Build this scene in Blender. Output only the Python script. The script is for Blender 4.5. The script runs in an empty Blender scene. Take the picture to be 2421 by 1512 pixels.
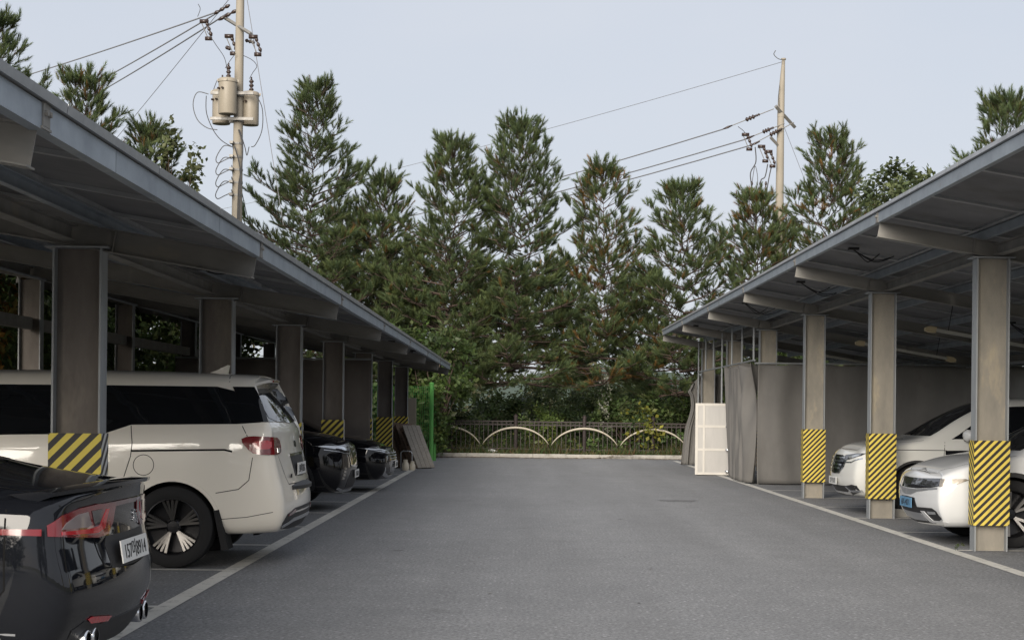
import bpy, bmesh, math, random
import numpy as np
from mathutils import Vector, Matrix
from mathutils.bvhtree import BVHTree
R = math.radians
random.seed(7)
rng = np.random.default_rng(7)
S = bpy.context.scene
COL = S.collection

# ------------------------------------------------------------------ camera
cam_d = bpy.data.cameras.new('camera')
cam = bpy.data.objects.new('camera', cam_d); COL.objects.link(cam)
cam_d.sensor_width = 36.0
cam_d.lens = 36.0 * 3766 / 2420
cam_d.shift_x = -17 / 2420
cam_d.shift_y = 213 / 2420
cam_d.clip_start = 0.1; cam_d.clip_end = 6000
cam.matrix_world = Matrix.Translation((0, 0, 1.42)) @ Matrix.Rotation(R(90), 4, 'X') @ Matrix.Rotation(0.0105, 4, 'Z')
S.camera = cam

# ------------------------------------------------------------------ sky and sun
SUN_EL, SUN_AZ = R(23), R(194)           # low weak sun behind the camera, to its left
w = bpy.data.worlds.new('World'); S.world = w; w.use_nodes = True
nt = w.node_tree; nt.nodes.clear()
sky = nt.nodes.new('ShaderNodeTexSky'); sky.sky_type = 'NISHITA'; sky.sun_disc = False
sky.sun_elevation = SUN_EL; sky.sun_rotation = SUN_AZ
sky.air_density = 1.0; sky.dust_density = 2.0; sky.ozone_density = 1.5
bg1 = nt.nodes.new('ShaderNodeBackground'); bg1.inputs['Strength'].default_value = 0.080
nt.links.new(sky.outputs[0], bg1.inputs['Color'])
bg2 = nt.nodes.new('ShaderNodeBackground'); bg2.inputs['Color'].default_value = (0.80, 0.838, 0.92, 1)
bg2.inputs['Strength'].default_value = 0.57
tc = nt.nodes.new('ShaderNodeTexCoord')
mp = nt.nodes.new('ShaderNodeMapping'); mp.inputs['Scale'].default_value = (1.1, 1.1, 2.6)
mp.inputs['Location'].default_value = (0.35, 0.2, 0.1)
nz = nt.nodes.new('ShaderNodeTexNoise'); nz.inputs['Scale'].default_value = 1.5; nz.inputs['Detail'].default_value = 5
nz.inputs['Roughness'].default_value = 0.52
mr = nt.nodes.new('ShaderNodeMapRange'); mr.inputs[1].default_value = 0.28; mr.inputs[2].default_value = 0.72
mr.inputs[3].default_value = 0.7; mr.inputs[4].default_value = 1.0
mx = nt.nodes.new('ShaderNodeMixShader'); out = nt.nodes.new('ShaderNodeOutputWorld')
nt.links.new(tc.outputs['Generated'], mp.inputs[0]); nt.links.new(mp.outputs[0], nz.inputs['Vector'])
nt.links.new(nz.outputs['Fac'], mr.inputs[0]); nt.links.new(mr.outputs[0], mx.inputs[0])
nt.links.new(bg1.outputs[0], mx.inputs[1]); nt.links.new(bg2.outputs[0], mx.inputs[2])
nt.links.new(mx.outputs[0], out.inputs['Surface'])

sun_d = bpy.data.lights.new('sun', 'SUN'); sun_d.energy = 4.2; sun_d.angle = R(44); sun_d.color = (1.0, 0.92, 0.81)
sun = bpy.data.objects.new('sun', sun_d); COL.objects.link(sun)
sd = Vector((math.sin(SUN_AZ) * math.cos(SUN_EL), math.cos(SUN_AZ) * math.cos(SUN_EL), math.sin(SUN_EL)))
sun.rotation_euler = (-sd).to_track_quat('-Z', 'Y').to_euler()
S.view_settings.view_transform = 'Standard'; S.view_settings.look = 'None'
S.view_settings.exposure = 0.62; S.view_settings.gamma = 1.0

# ------------------------------------------------------------------ helpers
def tag(o, label=None, cat=None, group=None, kind=None):
    if label: o['label'] = label
    if cat: o['category'] = cat
    if group: o['group'] = group
    if kind: o['kind'] = kind
    return o
def empty(name, loc=(0, 0, 0), rz=0.0):
    o = bpy.data.objects.new(name, None); COL.objects.link(o)
    o.location = loc; o.rotation_euler = (0, 0, rz); o.empty_display_size = 0.2
    return o
def link(name, me, parent=None, loc=None, rot=None):
    o = bpy.data.objects.new(name, me); COL.objects.link(o)
    if parent: o.parent = parent
    if loc is not None: o.location = loc
    if rot is not None: o.rotation_euler = rot
    return o
def copy_tree(o, parent=None):
    c = o.copy(); COL.objects.link(c); c.parent = parent
    for ch in list(o.children): copy_tree(ch, c)
    return c

class MB:
    """collects shapes; build() links them as ONE mesh object"""
    def __init__(s): s.v = []; s.f = []; s.m = []; s.cur = 0
    def add(s, vs, fs):
        b = len(s.v); s.v += [tuple(v) for v in vs]
        for f in fs: s.f.append(tuple(b + i for i in f)); s.m.append(s.cur)
        return s
    def box(s, a, b, M=None):
        (x0, y0, z0), (x1, y1, z1) = a, b
        vs = [(x0,y0,z0),(x1,y0,z0),(x1,y1,z0),(x0,y1,z0),(x0,y0,z1),(x1,y0,z1),(x1,y1,z1),(x0,y1,z1)]
        if M is not None: vs = [M @ Vector(v) for v in vs]
        return s.add(vs, [(0,3,2,1),(4,5,6,7),(0,1,5,4),(1,2,6,5),(2,3,7,6),(3,0,4,7)])
    def prism(s, poly, h0, h1, axis='y', M=None):
        """2D polygon extruded: axis y -> (a,b)=(x,z); z -> (x,y); x -> (y,z)"""
        def P(a, b, h):
            p = (a, h, b) if axis == 'y' else ((a, b, h) if axis == 'z' else (h, a, b))
            return M @ Vector(p) if M is not None else p
        n = len(poly); vs = [P(a, b, h0) for a, b in poly] + [P(a, b, h1) for a, b in poly]
        fs = [tuple(range(n)), tuple(range(2*n-1, n-1, -1))] + [(i, n+i, n+(i+1)%n, (i+1)%n) for i in range(n)]
        return s.add(vs, fs)
    def tube(s, path, r, n=8, cap=True, closed=False):
        path = [Vector(p) for p in path]; k = len(path); vs = []; fs = []
        rs = r if hasattr(r, '__len__') else [r]*k
        up = Vector((0, 0, 1)); prev = None
        for i, p in enumerate(path):
            t = (path[(i+1) % k if closed else min(i+1, k-1)] - path[(i-1) % k if closed else max(i-1, 0)]).normalized()
            if prev is None:
                a = t.cross(up if abs(t.z) < 0.9 else Vector((1, 0, 0))).normalized()
            else:
                a = (prev - t * prev.dot(t)).normalized()
            prev = a; b = t.cross(a)
            for j in range(n):
                q = 2*math.pi*j/n
                vs.append(p + a*math.cos(q)*rs[i] + b*math.sin(q)*rs[i])
        kk = k if closed else k-1
        for i in range(kk):
            i2 = (i+1) % k
            for j in range(n): fs.append((i*n+j, i*n+(j+1)%n, i2*n+(j+1)%n, i2*n+j))
        if cap and not closed:
            fs.append(tuple(range(n-1, -1, -1))); fs.append(tuple((k-1)*n+j for j in range(n)))
        return s.add(vs, fs)
    def lathe(s, prof, n=16, M=None):
        """profile [(r,z)] about z"""
        vs = []; fs = []
        for r, z in prof:
            for j in range(n):
                q = 2*math.pi*j/n; p = Vector((r*math.cos(q), r*math.sin(q), z))
                vs.append(M @ p if M is not None else p)
        for i in range(len(prof)-1):
            for j in range(n): fs.append((i*n+j, i*n+(j+1)%n, (i+1)*n+(j+1)%n, (i+1)*n+j))
        return s.add(vs, fs)
    def mesh(s, name, mats, smooth=False, angle=None):
        me = bpy.data.meshes.new(name); me.from_pydata(s.v, [], s.f)
        for m in (mats if isinstance(mats, (list, tuple)) else [mats]): me.materials.append(m)
        me.polygons.foreach_set('material_index', s.m)
        bm = bmesh.new(); bm.from_mesh(me); bmesh.ops.recalc_face_normals(bm, faces=bm.faces)
        if angle is not None:
            for f in bm.faces: f.smooth = True
            for e in bm.edges:
                if len(e.link_faces) == 2 and e.calc_face_angle(0) > R(angle): e.smooth = False
        elif smooth:
            for f in bm.faces: f.smooth = True
        bm.to_mesh(me); bm.free()
        return me
    def build(s, name, mats, parent=None, loc=None, rot=None, smooth=False, angle=None):
        return link(name, s.mesh(name, mats, smooth, angle), parent, loc, rot)

def np_mesh(name, V, F, mat, col=None, smooth=False):
    """V (n,3), F (m,k) numpy; col (n,3) -> colour attribute 'tint'"""
    me = bpy.data.meshes.new(name); V = np.asarray(V, np.float32); F = np.asarray(F, np.int32)
    k = F.shape[1]
    me.vertices.add(len(V)); me.vertices.foreach_set('co', V.ravel())
    me.loops.add(F.size); me.loops.foreach_set('vertex_index', F.ravel())
    me.polygons.add(len(F)); me.polygons.foreach_set('loop_start', np.arange(0, F.size, k, dtype=np.int32))
    me.polygons.foreach_set('loop_total', np.full(len(F), k, np.int32))
    if smooth: me.polygons.foreach_set('use_smooth', np.ones(len(F), bool))
    me.materials.append(mat); me.update(calc_edges=True)
    if col is not None:
        at = me.attributes.new('tint', 'FLOAT_COLOR', 'POINT')
        c4 = np.ones((len(V), 4), np.float32); c4[:, :3] = col
        at.data.foreach_set('color', c4.ravel())
    return me

# ------------------------------------------------------------------ materials
def newmat(name):
    m = bpy.data.materials.new(name); m.use_nodes = True
    return m, m.node_tree, m.node_tree.nodes['Principled BSDF']
def N(nt, typ, **kw):
    n = nt.nodes.new(typ)
    for k, v in kw.items(): setattr(n, k, v)
    return n
def coords(nt, scale=(1, 1, 1), kind='Object', rand=True):
    tc = N(nt, 'ShaderNodeTexCoord'); mp = N(nt, 'ShaderNodeMapping'); mp.inputs['Scale'].default_value = scale
    nt.links.new(tc.outputs[kind], mp.inputs[0])
    if rand:
        oi = N(nt, 'ShaderNodeObjectInfo'); mu = N(nt, 'ShaderNodeMath', operation='MULTIPLY'); mu.inputs[1].default_value = 37.0
        cb = N(nt, 'ShaderNodeCombineXYZ')
        nt.links.new(oi.outputs['Random'], mu.inputs[0])
        for i in range(3): nt.links.new(mu.outputs[0], cb.inputs[i])
        nt.links.new(cb.outputs[0], mp.inputs['Location'])
    return mp.outputs[0]
def noise(nt, vec, scale, detail=4, rough=0.6):
    n = N(nt, 'ShaderNodeTexNoise'); n.inputs['Scale'].default_value = scale; n.inputs['Detail'].default_value = detail
    n.inputs['Roughness'].default_value = rough
    nt.links.new(vec, n.inputs['Vector']); return n.outputs['Fac']
def rng_node(nt, fac, a, b, lo=0.0, hi=1.0):
    m = N(nt, 'ShaderNodeMapRange'); m.inputs[1].default_value = a; m.inputs[2].default_value = b
    m.inputs[3].default_value = lo; m.inputs[4].default_value = hi
    nt.links.new(fac, m.inputs[0]); return m.outputs[0]
def mixc(nt, fac, a, b, mode='MIX'):
    m = N(nt, 'ShaderNodeMix', data_type='RGBA', blend_type=mode)
    if isinstance(fac, (int, float)): m.inputs[0].default_value = fac
    else: nt.links.new(fac, m.inputs[0])
    for i, c in ((6, a), (7, b)):
        if isinstance(c, tuple): m.inputs[i].default_value = (*c[:3], 1)
        else: nt.links.new(c, m.inputs[i])
    return m.outputs[2]
def bump(nt, bs, h, strength, dist=0.01):
    b = N(nt, 'ShaderNodeBump'); b.inputs['Strength'].default_value = strength; b.inputs['Distance'].default_value = dist
    nt.links.new(h, b.inputs['Height']); nt.links.new(b.outputs[0], bs.inputs['Normal'])
def surf(name, c1, c2, scale=4.0, rough=0.7, metal=0.0, stretch=(1, 1, 1), c3=None, s3=1.0, t3=(0.55, 0.75), bmp=0.0, bs=60.0, rand=True, rvar=0.12, spec=0.5):
    """two-tone weathered surface, optional third stain colour"""
    m, nt, b = newmat(name); v = coords(nt, stretch, rand=rand)
    f = noise(nt, v, scale, 6, 0.65)
    c = mixc(nt, rng_node(nt, f, 0.3, 0.7), c1, c2)
    if c3:
        g = noise(nt, v, s3, 5, 0.7); c = mixc(nt, rng_node(nt, g, *t3), c, c3)
    nt.links.new(c, b.inputs['Base Color'])
    nt.links.new(rng_node(nt, f, 0.2, 0.8, max(rough-rvar, 0.02), min(rough+rvar, 1)), b.inputs['Roughness'])
    b.inputs['Metallic'].default_value = metal; b.inputs['Specular IOR Level'].default_value = spec
    if bmp: bump(nt, b, noise(nt, v, bs, 3), bmp)
    return m
def plain(name, c, rough=0.5, metal=0.0, coat=0.0, spec=0.5, emit=None):
    m, nt, b = newmat(name); b.inputs['Base Color'].default_value = (*c, 1)
    b.inputs['Roughness'].default_value = rough; b.inputs['Metallic'].default_value = metal
    b.inputs['Coat Weight'].default_value = coat; b.inputs['Coat Roughness'].default_value = 0.03
    b.inputs['Specular IOR Level'].default_value = spec
    return m
def asphalt():
    m, nt, b = newmat('asphalt'); v = coords(nt, rand=False)
    big = noise(nt, v, 0.35, 5, 0.6); mid = noise(nt, v, 2.2, 6, 0.7); fine = noise(nt, v, 34, 5, 0.9)
    c = mixc(nt, rng_node(nt, big, 0.3, 0.7), (0.262, 0.266, 0.272), (0.322, 0.326, 0.332))
    c = mixc(nt, rng_node(nt, mid, 0.35, 0.7, 0.0, 0.55), c, (0.195, 0.20, 0.21))
    c = mixc(nt, rng_node(nt, fine, 0.42, 0.60, 0, 0.9), c, (0.092, 0.094, 0.10))
    vo = N(nt, 'ShaderNodeTexVoronoi'); vo.inputs['Scale'].default_value = 27; nt.links.new(v, vo.inputs['Vector'])
    sp = rng_node(nt, vo.outputs['Distance'], 0.14, 0.36, 1.0, 0.0)
    bw = N(nt, 'ShaderNodeSeparateColor'); nt.links.new(vo.outputs['Color'], bw.inputs[0])
    k = N(nt, 'ShaderNodeMath', operation='MULTIPLY'); nt.links.new(sp, k.inputs[0])
    nt.links.new(rng_node(nt, bw.outputs[0], 0.5, 1.0, 0.0, 0.8), k.inputs[1])
    c = mixc(nt, k.outputs[0], c, (0.50, 0.50, 0.51))
    st = noise(nt, v, 0.9, 3, 0.5); c = mixc(nt, rng_node(nt, st, 0.64, 0.76, 0, 0.3), c, (0.10, 0.10, 0.10))
    tv = coords(nt, (0.9, 0.06, 1), rand=False); tr = noise(nt, tv, 1.3, 4, 0.55)          # worn wheel paths along the lane
    c = mixc(nt, rng_node(nt, tr, 0.38, 0.66, 0, 0.32), c, (0.12, 0.121, 0.124))
    wv = N(nt, 'ShaderNodeVectorMath', operation='ADD'); nd = N(nt, 'ShaderNodeTexNoise'); nd.inputs['Scale'].default_value = 1.2; nd.inputs['Detail'].default_value = 5
    nt.links.new(v, nd.inputs['Vector']); nt.links.new(v, wv.inputs[0]); nt.links.new(nd.outputs['Color'], wv.inputs[1])
    cr = N(nt, 'ShaderNodeTexVoronoi', feature='DISTANCE_TO_EDGE'); cr.inputs['Scale'].default_value = 0.16; nt.links.new(wv.outputs[0], cr.inputs['Vector'])
    c = mixc(nt, rng_node(nt, cr.outputs['Distance'], 0.0010, 0.0030, 0.12, 0.0), c, (0.05, 0.05, 0.052))
    dr = N(nt, 'ShaderNodeTexVoronoi'); dr.inputs['Scale'].default_value = 0.7; nt.links.new(wv.outputs[0], dr.inputs['Vector'])   # drips
    c = mixc(nt, rng_node(nt, dr.outputs['Distance'], 0.03, 0.09, 0.35, 0.0), c, (0.06, 0.06, 0.06))
    nt.links.new(c, b.inputs['Base Color']); b.inputs['Roughness'].default_value = 0.86
    b.inputs['Specular IOR Level'].default_value = 0.35
    bump(nt, b, fine, 0.6, 0.006)
    return m
def paint_line():
    m, nt, b = newmat('road_paint'); v = coords(nt, rand=False)
    f = noise(nt, v, 7, 8, 0.75); g = noise(nt, v, 70, 3, 0.8); h = noise(nt, v, 0.8, 4)
    c = mixc(nt, rng_node(nt, h, 0.3, 0.7), (0.66, 0.64, 0.59), (0.52, 0.505, 0.46))
    ad = N(nt, 'ShaderNodeMath', operation='ADD'); nt.links.new(f, ad.inputs[0]); nt.links.new(rng_node(nt, g, 0, 1, -0.14, 0.14), ad.inputs[1])
    c = mixc(nt, rng_node(nt, ad.outputs[0], 0.54, 0.68, 0, 0.9), c, (0.11, 0.11, 0.112))
    nt.links.new(c, b.inputs['Base Color']); b.inputs['Roughness'].default_value = 0.8
    bump(nt, b, g, 0.4, 0.004); return m
def stripes(name, period, ca, cb, axes=('x', 'z'), sgn=-1.0):
    m, nt, b = newmat(name); tc = N(nt, 'ShaderNodeTexCoord'); sp = N(nt, 'ShaderNodeSeparateXYZ')
    nt.links.new(tc.outputs['Object'], sp.inputs[0])
    a1 = N(nt, 'ShaderNodeMath', operation='MULTIPLY_ADD')
    ad = N(nt, 'ShaderNodeMath', operation='ADD'); nt.links.new(sp.outputs[0], ad.inputs[0]); nt.links.new(sp.outputs[1], ad.inputs[1])
    nt.links.new(ad.outputs[0], a1.inputs[0]); a1.inputs[1].default_value = sgn; nt.links.new(sp.outputs[2], a1.inputs[2])
    dv = N(nt, 'ShaderNodeMath', operation='DIVIDE'); nt.links.new(a1.outputs[0], dv.inputs[0]); dv.inputs[1].default_value = period
    fr = N(nt, 'ShaderNodeMath', operation='FRACT'); nt.links.new(dv.outputs[0], fr.inputs[0])
    gt = N(nt, 'ShaderNodeMath', operation='GREATER_THAN'); nt.links.new(fr.outputs[0], gt.inputs[0]); gt.inputs[1].default_value = 0.5
    v = coords(nt); f = noise(nt, v, 9, 6, 0.7)
    c = mixc(nt, gt.outputs[0], cb, ca)
    c = mixc(nt, rng_node(nt, f, 0.52, 0.85, 0, 0.4), c, (0.14, 0.115, 0.08))
    nt.links.new(c, b.inputs['Base Color']); b.inputs['Roughness'].default_value = 0.55
    return m
def foliage(name, rough=0.55, trans=0.35):
    m, nt, b = newmat(name)
    at = N(nt, 'ShaderNodeAttribute'); at.attribute_name = 'tint'
    nt.links.new(at.outputs['Color'], b.inputs['Base Color']); b.inputs['Roughness'].default_value = rough
    b.inputs['Specular IOR Level'].default_value = 0.3
    if trans:
        tr = N(nt, 'ShaderNodeBsdfTranslucent'); nt.links.new(at.outputs['Color'], tr.inputs['Color'])
        ms = N(nt, 'ShaderNodeMixShader'); ms.inputs[0].default_value = trans
        nt.links.new(b.outputs[0], ms.inputs[1]); nt.links.new(tr.outputs[0], ms.inputs[2])
        nt.links.new(ms.outputs[0], nt.nodes['Material Output'].inputs['Surface'])
    return m
M = {}
M['asphalt'] = asphalt(); M['paint'] = paint_line()
M['galv'] = surf('galvanised_steel', (0.33, 0.37, 0.41), (0.245, 0.275, 0.31), 3.0, 0.5, 0.35, (1, 1, 1), (0.20, 0.16, 0.12), 1.2, (0.64, 0.8), rand=True)
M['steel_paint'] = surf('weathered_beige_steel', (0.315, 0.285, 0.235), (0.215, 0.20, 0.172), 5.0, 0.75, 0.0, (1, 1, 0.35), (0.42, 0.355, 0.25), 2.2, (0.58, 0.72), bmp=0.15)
M['steel_brown_shaded'] = surf('shaded_brown_grey_steel', (0.165, 0.145, 0.128), (0.115, 0.10, 0.09), 5.0, 0.75, 0.0, (1, 1, 0.35), (0.21, 0.185, 0.155), 2.2, (0.58, 0.72), bmp=0.15)  # darker copy of steel_paint; shade on the left columns is partly in its colour
M['rafter_steel'] = surf('grey_rafter_steel', (0.25, 0.24, 0.22), (0.17, 0.165, 0.155), 4.0, 0.7, 0.1, (0.4, 1, 1), (0.30, 0.27, 0.22), 2.0, (0.58, 0.75))
M['flange'] = surf('grey_steel_flange', (0.33, 0.35, 0.36), (0.25, 0.26, 0.27), 6.0, 0.6, 0.15, (1, 1, 0.3))
M['backsheet'] = surf('panel_backsheet', (0.20, 0.20, 0.205), (0.15, 0.15, 0.157), 1.6, 0.8, 0.0, (1, 1, 1), (0.11, 0.105, 0.10), 0.9, (0.55, 0.8))
M['panel_glass'] = plain('solar_cells', (0.012, 0.016, 0.035), 0.12)
M['alu'] = surf('aluminium_frame', (0.42, 0.43, 0.44), (0.30, 0.31, 0.32), 4, 0.45, 0.5)
M['stripe_s'] = stripes('hazard_stripes_narrow', 0.082, (0.70, 0.54, 0.09), (0.018, 0.014, 0.014))
M['stripe_l'] = stripes('hazard_stripes_wide', 0.115, (0.68, 0.55, 0.08), (0.018, 0.016, 0.018))
M['stripe_skylit'] = stripes('hazard_stripes_skylit', 0.115, (0.62, 0.62, 0.60), (0.018, 0.016, 0.018))  # side plates: stripes whitened, glancing skylight painted into the yellow
M['curtain'] = surf('grey_brown_curtain_cloth', (0.165, 0.158, 0.149), (0.130, 0.125, 0.118), 2.0, 0.9, 0.0, (1, 1, 0.5), (0.12, 0.11, 0.10), 1.4, (0.6, 0.8), bmp=0.1, bs=120)
M['curtain_dark'] = surf('dark_brown_curtain_cloth', (0.17, 0.15, 0.135), (0.13, 0.115, 0.105), 2.0, 0.9, 0.0, (1, 1, 0.5), bmp=0.1, bs=120)
M['black_rubber'] = plain('black_cable', (0.015, 0.015, 0.016), 0.6)
M['concrete'] = surf('kerb_concrete', (0.40, 0.38, 0.34), (0.28, 0.27, 0.245), 7, 0.9, 0, (1, 1, 1), (0.15, 0.14, 0.11), 2.5, (0.55, 0.75), bmp=0.5, bs=50)
M['soil'] = surf('soil_and_litter', (0.10, 0.075, 0.045), (0.055, 0.06, 0.03), 3, 0.95, 0, (1, 1, 1), (0.14, 0.09, 0.05), 8, (0.5, 0.7), bmp=0.6, bs=30, rand=False)
M['field'] = surf('grassland', (0.075, 0.085, 0.035), (0.11, 0.10, 0.05), 0.25, 0.95, 0, (1, 1, 1), (0.05, 0.06, 0.03), 0.06, (0.45, 0.65), bmp=0.6, bs=3, rand=False)

# ------------------------------------------------------------------ ground, asphalt, markings
def sheet(name, x0, x1, y0, y1, z, mat, kind='structure', parent=None):
    me = bpy.data.meshes.new(name); me.from_pydata([(x0,y0,z),(x1,y0,z),(x1,y1,z),(x0,y1,z)], [], [(0,1,2,3)])
    me.materials.append(mat); o = link(name, me, parent)
    if kind and not parent: o['kind'] = kind
    return o
sheet('ground', -3000, 3000, -3000, 3000, -0.03, M['field'])
lot = sheet('parking_lot', -8.2, 11.2, -45, 47.62, 0.0, M['asphalt'])
XL, XR = -2.49, 4.52
ln = MB()
def strip(name, x0, x1, y0, y1, z=0.004):
    return sheet(name, x0, x1, y0, y1, z, M['paint'], None, lot)
strip('edge_line', XL-0.07, XL+0.07, -20, 43.0); strip('edge_line', XR-0.07, XR+0.07, -20, 46.0)
for j in range(-4, 13):
    y = 11.7 + 2.5*j
    if y > 42.5: continue
    yl = 11.3 + 2.575*j
    if j >= -1 and yl < 42.5: strip('stall_line', -7.2, XL-0.07, yl-0.05, yl+0.05)
    strip('stall_line', XR+0.07, 9.6, y-0.05, y+0.05)
# ------------------------------------------------------------------ carports
SL = 0.168                                   # roof slope, both roofs lean the same way (+X side low)
def carport(side):
    left = side == 'left'
    root = empty('carport', (-2.9 if left else 4.8, 11.7, 0))
    tag(root, 'steel carport with low eave and solar panel roof over the black and cream cars' if left else
        'steel carport with high eave and solar panel roof sheltering the two white cars', 'carport', 'solar carports along the aisle')
    inv = Matrix.Translation(root.location).inverted()
    def put(o):
        o.parent = root; o.matrix_parent_inverse = inv; return o
    s = -1 if left else 1                    # direction away from the aisle
    xe = -1.85 if left else 3.74              # eave
    zt = 2.587 if left else 3.53              # top of the eave channel
    xc = -2.95 if left else 4.76             # aisle face of the front columns
    def ztop(x): return zt - SL*(x - xe)     # plane through the eave channel top
    LEN = 6.6
    xb = xe + s*LEN
    ys = [11.3 + 5.15*k for k in range(-1, 7)] if left else [1.7 + 5*n for n in range(1, 9)]
    y0, y1 = ys[0]-1.4, ys[-1]+0.10
    ang = math.atan(SL)
    # columns: H section, web faces the camera
    def column_mesh(w, d, h0, hs):
        mb = MB(); t = 0.014
        mb.cur = 0; mb.box((-w/2+t, -0.006, h0), (w/2-t, 0.006, hs))
        mb.cur = 1
        mb.box((-w/2, -d/2, h0), (-w/2+t, d/2, hs)); mb.box((w/2-t, -d/2, h0), (w/2, d/2, hs))
        return mb.mesh('column', [M['steel_brown_shaded'] if left else M['steel_paint'], M['flange']])
    W, D = 0.345, 0.175
    xcc = xc + s*W/2
    # rafter bottom height at the column
    RD = 0.165
    def rbot(x): return ztop(x) - 0.095 - RD
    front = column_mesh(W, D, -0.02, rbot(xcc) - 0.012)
    plate = MB(); plate.box((-W/2-0.03, -D/2-0.012, -0.1), (W/2+0.03, D/2+0.012, 0.1))
    cap = MB(); cap.box((-W/2-0.05, -D/2-0.03, -0.011), (W/2+0.05, D/2+0.03, 0.0)); capm = cap.mesh('cap_plate', M['flange'])
    cap2 = MB(); cap2.box((-W/2-0.05, -D/2-0.03, 0), (W/2+0.05, D/2+0.03, 0.02))
    for cx, cy in ((-0.18, -0.09), (0.18, -0.09), (-0.18, 0.09), (0.18, 0.09)): cap2.tube([(cx, cy, 0.02), (cx, cy, 0.05)], 0.014, 6)
    basem = cap2.mesh('base_plate', M['flange'])
    h0, h1 = (0.34, 1.225) if left else (0.27, 1.155)
    sm = {}
    def guard(kind):
        if kind not in sm:
            g = MB(); ex, ey, t = W/2+0.014, D/2+0.012, 0.01
            g.cur = 0
            g.box((-ex, -ey, h0), (ex, -ey+t, h1)); g.box((-ex, ey-t, h0), (ex, ey, h1))
            g.cur = 1
            g.box((-ex, -ey+t, h0), (-ex+t, ey-t, h1)); g.box((ex-t, -ey+t, h0), (ex, ey-t, h1))
            sm[kind] = g.mesh('hazard_guard', [M['stripe_l'], M['stripe_skylit']] if kind == 'l' else [M['stripe_s'], M['stripe_s']])
        return sm[kind]
    for i, y in enumerate(ys):
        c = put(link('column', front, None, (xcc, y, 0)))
        link('cap_plate', capm, c, (0, 0, rbot(xcc)-0.001))
        link('hazard_guard', guard('l' if left else 's'), c, (0, 0, 0))
    xrc = xe + s*(4.78 if left else 5.3)
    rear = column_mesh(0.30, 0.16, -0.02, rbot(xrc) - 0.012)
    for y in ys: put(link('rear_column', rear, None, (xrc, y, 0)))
    # rafters
    L = (LEN-0.02)/math.cos(ang)
    rf = MB(); x0r, x1r = (0.0, L)
    rf.cur = 0; rf.box((x0r, -0.004, -RD+0.008), (x1r, 0.004, -0.008))
    rf.cur = 0; rf.box((x0r, -0.055, -RD), (x1r, 0.055, -RD+0.008)); rf.box((x0r, -0.055, -0.008), (x1r, 0.055, 0))
    rf.box((4.0, -0.05, -RD+0.008), (4.008, 0.05, -0.008)); rf.box((1.0, -0.05, -RD+0.008), (1.008, 0.05, -0.008))
    rfm = rf.mesh('rafter', [M['rafter_steel']])
    for y in ys:
        a = ang if not left else ang
        o = put(link('rafter', rfm, None, (xe + s*0.02, y, ztop(xe + s*0.02) - 0.095)))
        # right roof runs +X and falls; left roof runs -X and rises
        o.rotation_euler = (0, ang, 0) if not left else (0, ang, math.pi)
        if left: o.rotation_euler = (0, -ang, math.pi)
        br = MB(); br.box((-0.06, -0.05, -0.10), (0.0, 0.05, 0.005)); br.tube([(-0.062, -0.02, -0.04), (-0.075, -0.02, -0.04)], 0.012, 6)
    # eave channel in segments (C section), joints uneven
    seg = [y0]
    while seg[-1] < y1 - 3.0: seg.append(seg[-1] + 2.5 if random.random() < 0.35 else seg[-1] + 5.0)
    seg = [q for q in seg if q < y1 - 1.2] + [y1]
    for a, b in zip(seg[:-1], seg[1:]):
        f = MB(); dz = random.uniform(-0.003, 0.003)
        f.box((xe - 0.004*s, a+0.004, zt-0.105+dz), (xe, b-0.004, zt-0.002+dz))
        f.box((xe, a+0.004, zt-0.105+dz), (xe+s*0.05, b-0.004, zt-0.100+dz)); f.box((xe, a+0.004, zt-0.007+dz), (xe+s*0.05, b-0.004, zt-0.002+dz))
        put(f.build('eave_channel', M['galv']))
    # bolted cleat at each rafter end, on the eave channel
    cl = MB(); cl.box((-0.010, -0.045, -0.08), (-0.0045, 0.045, 0.012)); cl.box((-0.012, -0.06, -0.093), (0.01, 0.06, -0.083))
    for q in (-0.022, 0.022): cl.tube([(-0.010, q, -0.03), (-0.024, q, -0.03)], 0.012, 6)
    clm = cl.mesh('cleat', M['rafter_steel'])
    for y in ys:
        o = put(link('cleat', clm, None, (xe, y+0.02, zt-0.012)))
        if left: o.rotation_euler = (0, 0, math.pi)
    # purlins and the longitudinal beam on the column heads
    def rail(name, x, zc, hw, hh, mat):
        mb = MB()
        mb.box((-hw, y0, -hh), (-hw+0.006, y1, hh)); mb.box((-hw+0.006, y0, hh-0.006), (hw, y1, hh)); mb.box((-hw+0.006, y0, -hh), (hw, y1, -hh+0.006))
        return put(mb.build(name, mat, None, (x, 0, zc)))
    for k in range(1, 6):
        x = xe + s*(LEN*k/6)
        rail('purlin', x, ztop(x) - 0.05, 0.025, 0.045, M['galv'])
    rail('purlin', xb - s*0.04, ztop(xb - s*0.04) - 0.05, 0.025, 0.045, M['galv'])
    for a, b in zip(ys[:-1], ys[1:]):
        for x in (xcc + s*0.05, xrc):
            bm_ = MB(); zc = rbot(x) + RD*0.5
            bm_.box((x-0.05, a+0.06, zc+0.05), (x+0.05, b-0.06, zc+0.058)); bm_.box((x-0.05, a+0.06, zc-0.058), (x+0.05, b-0.06, zc-0.05)); bm_.box((x-0.003, a+0.06, zc-0.05), (x+0.003, b-0.06, zc+0.05))
            put(bm_.build('tie_beam', M['rafter_steel']))
    if left:                                  # rail between the rear columns
        for a, b in zip(ys[:-1], ys[1:]):
            g = MB(); g.box((xrc-0.05, a+0.085, 2.44), (xrc+0.05, b-0.085, 2.60)); put(g.build('girt', M['rafter_steel']))
    # solar panels, backs visible from below
    ny = round((y1-y0)/1.655); pl = (y1-y0)/ny; pw = LEN/math.cos(ang)/6
    pm = MB(); t = 0.038
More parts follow.
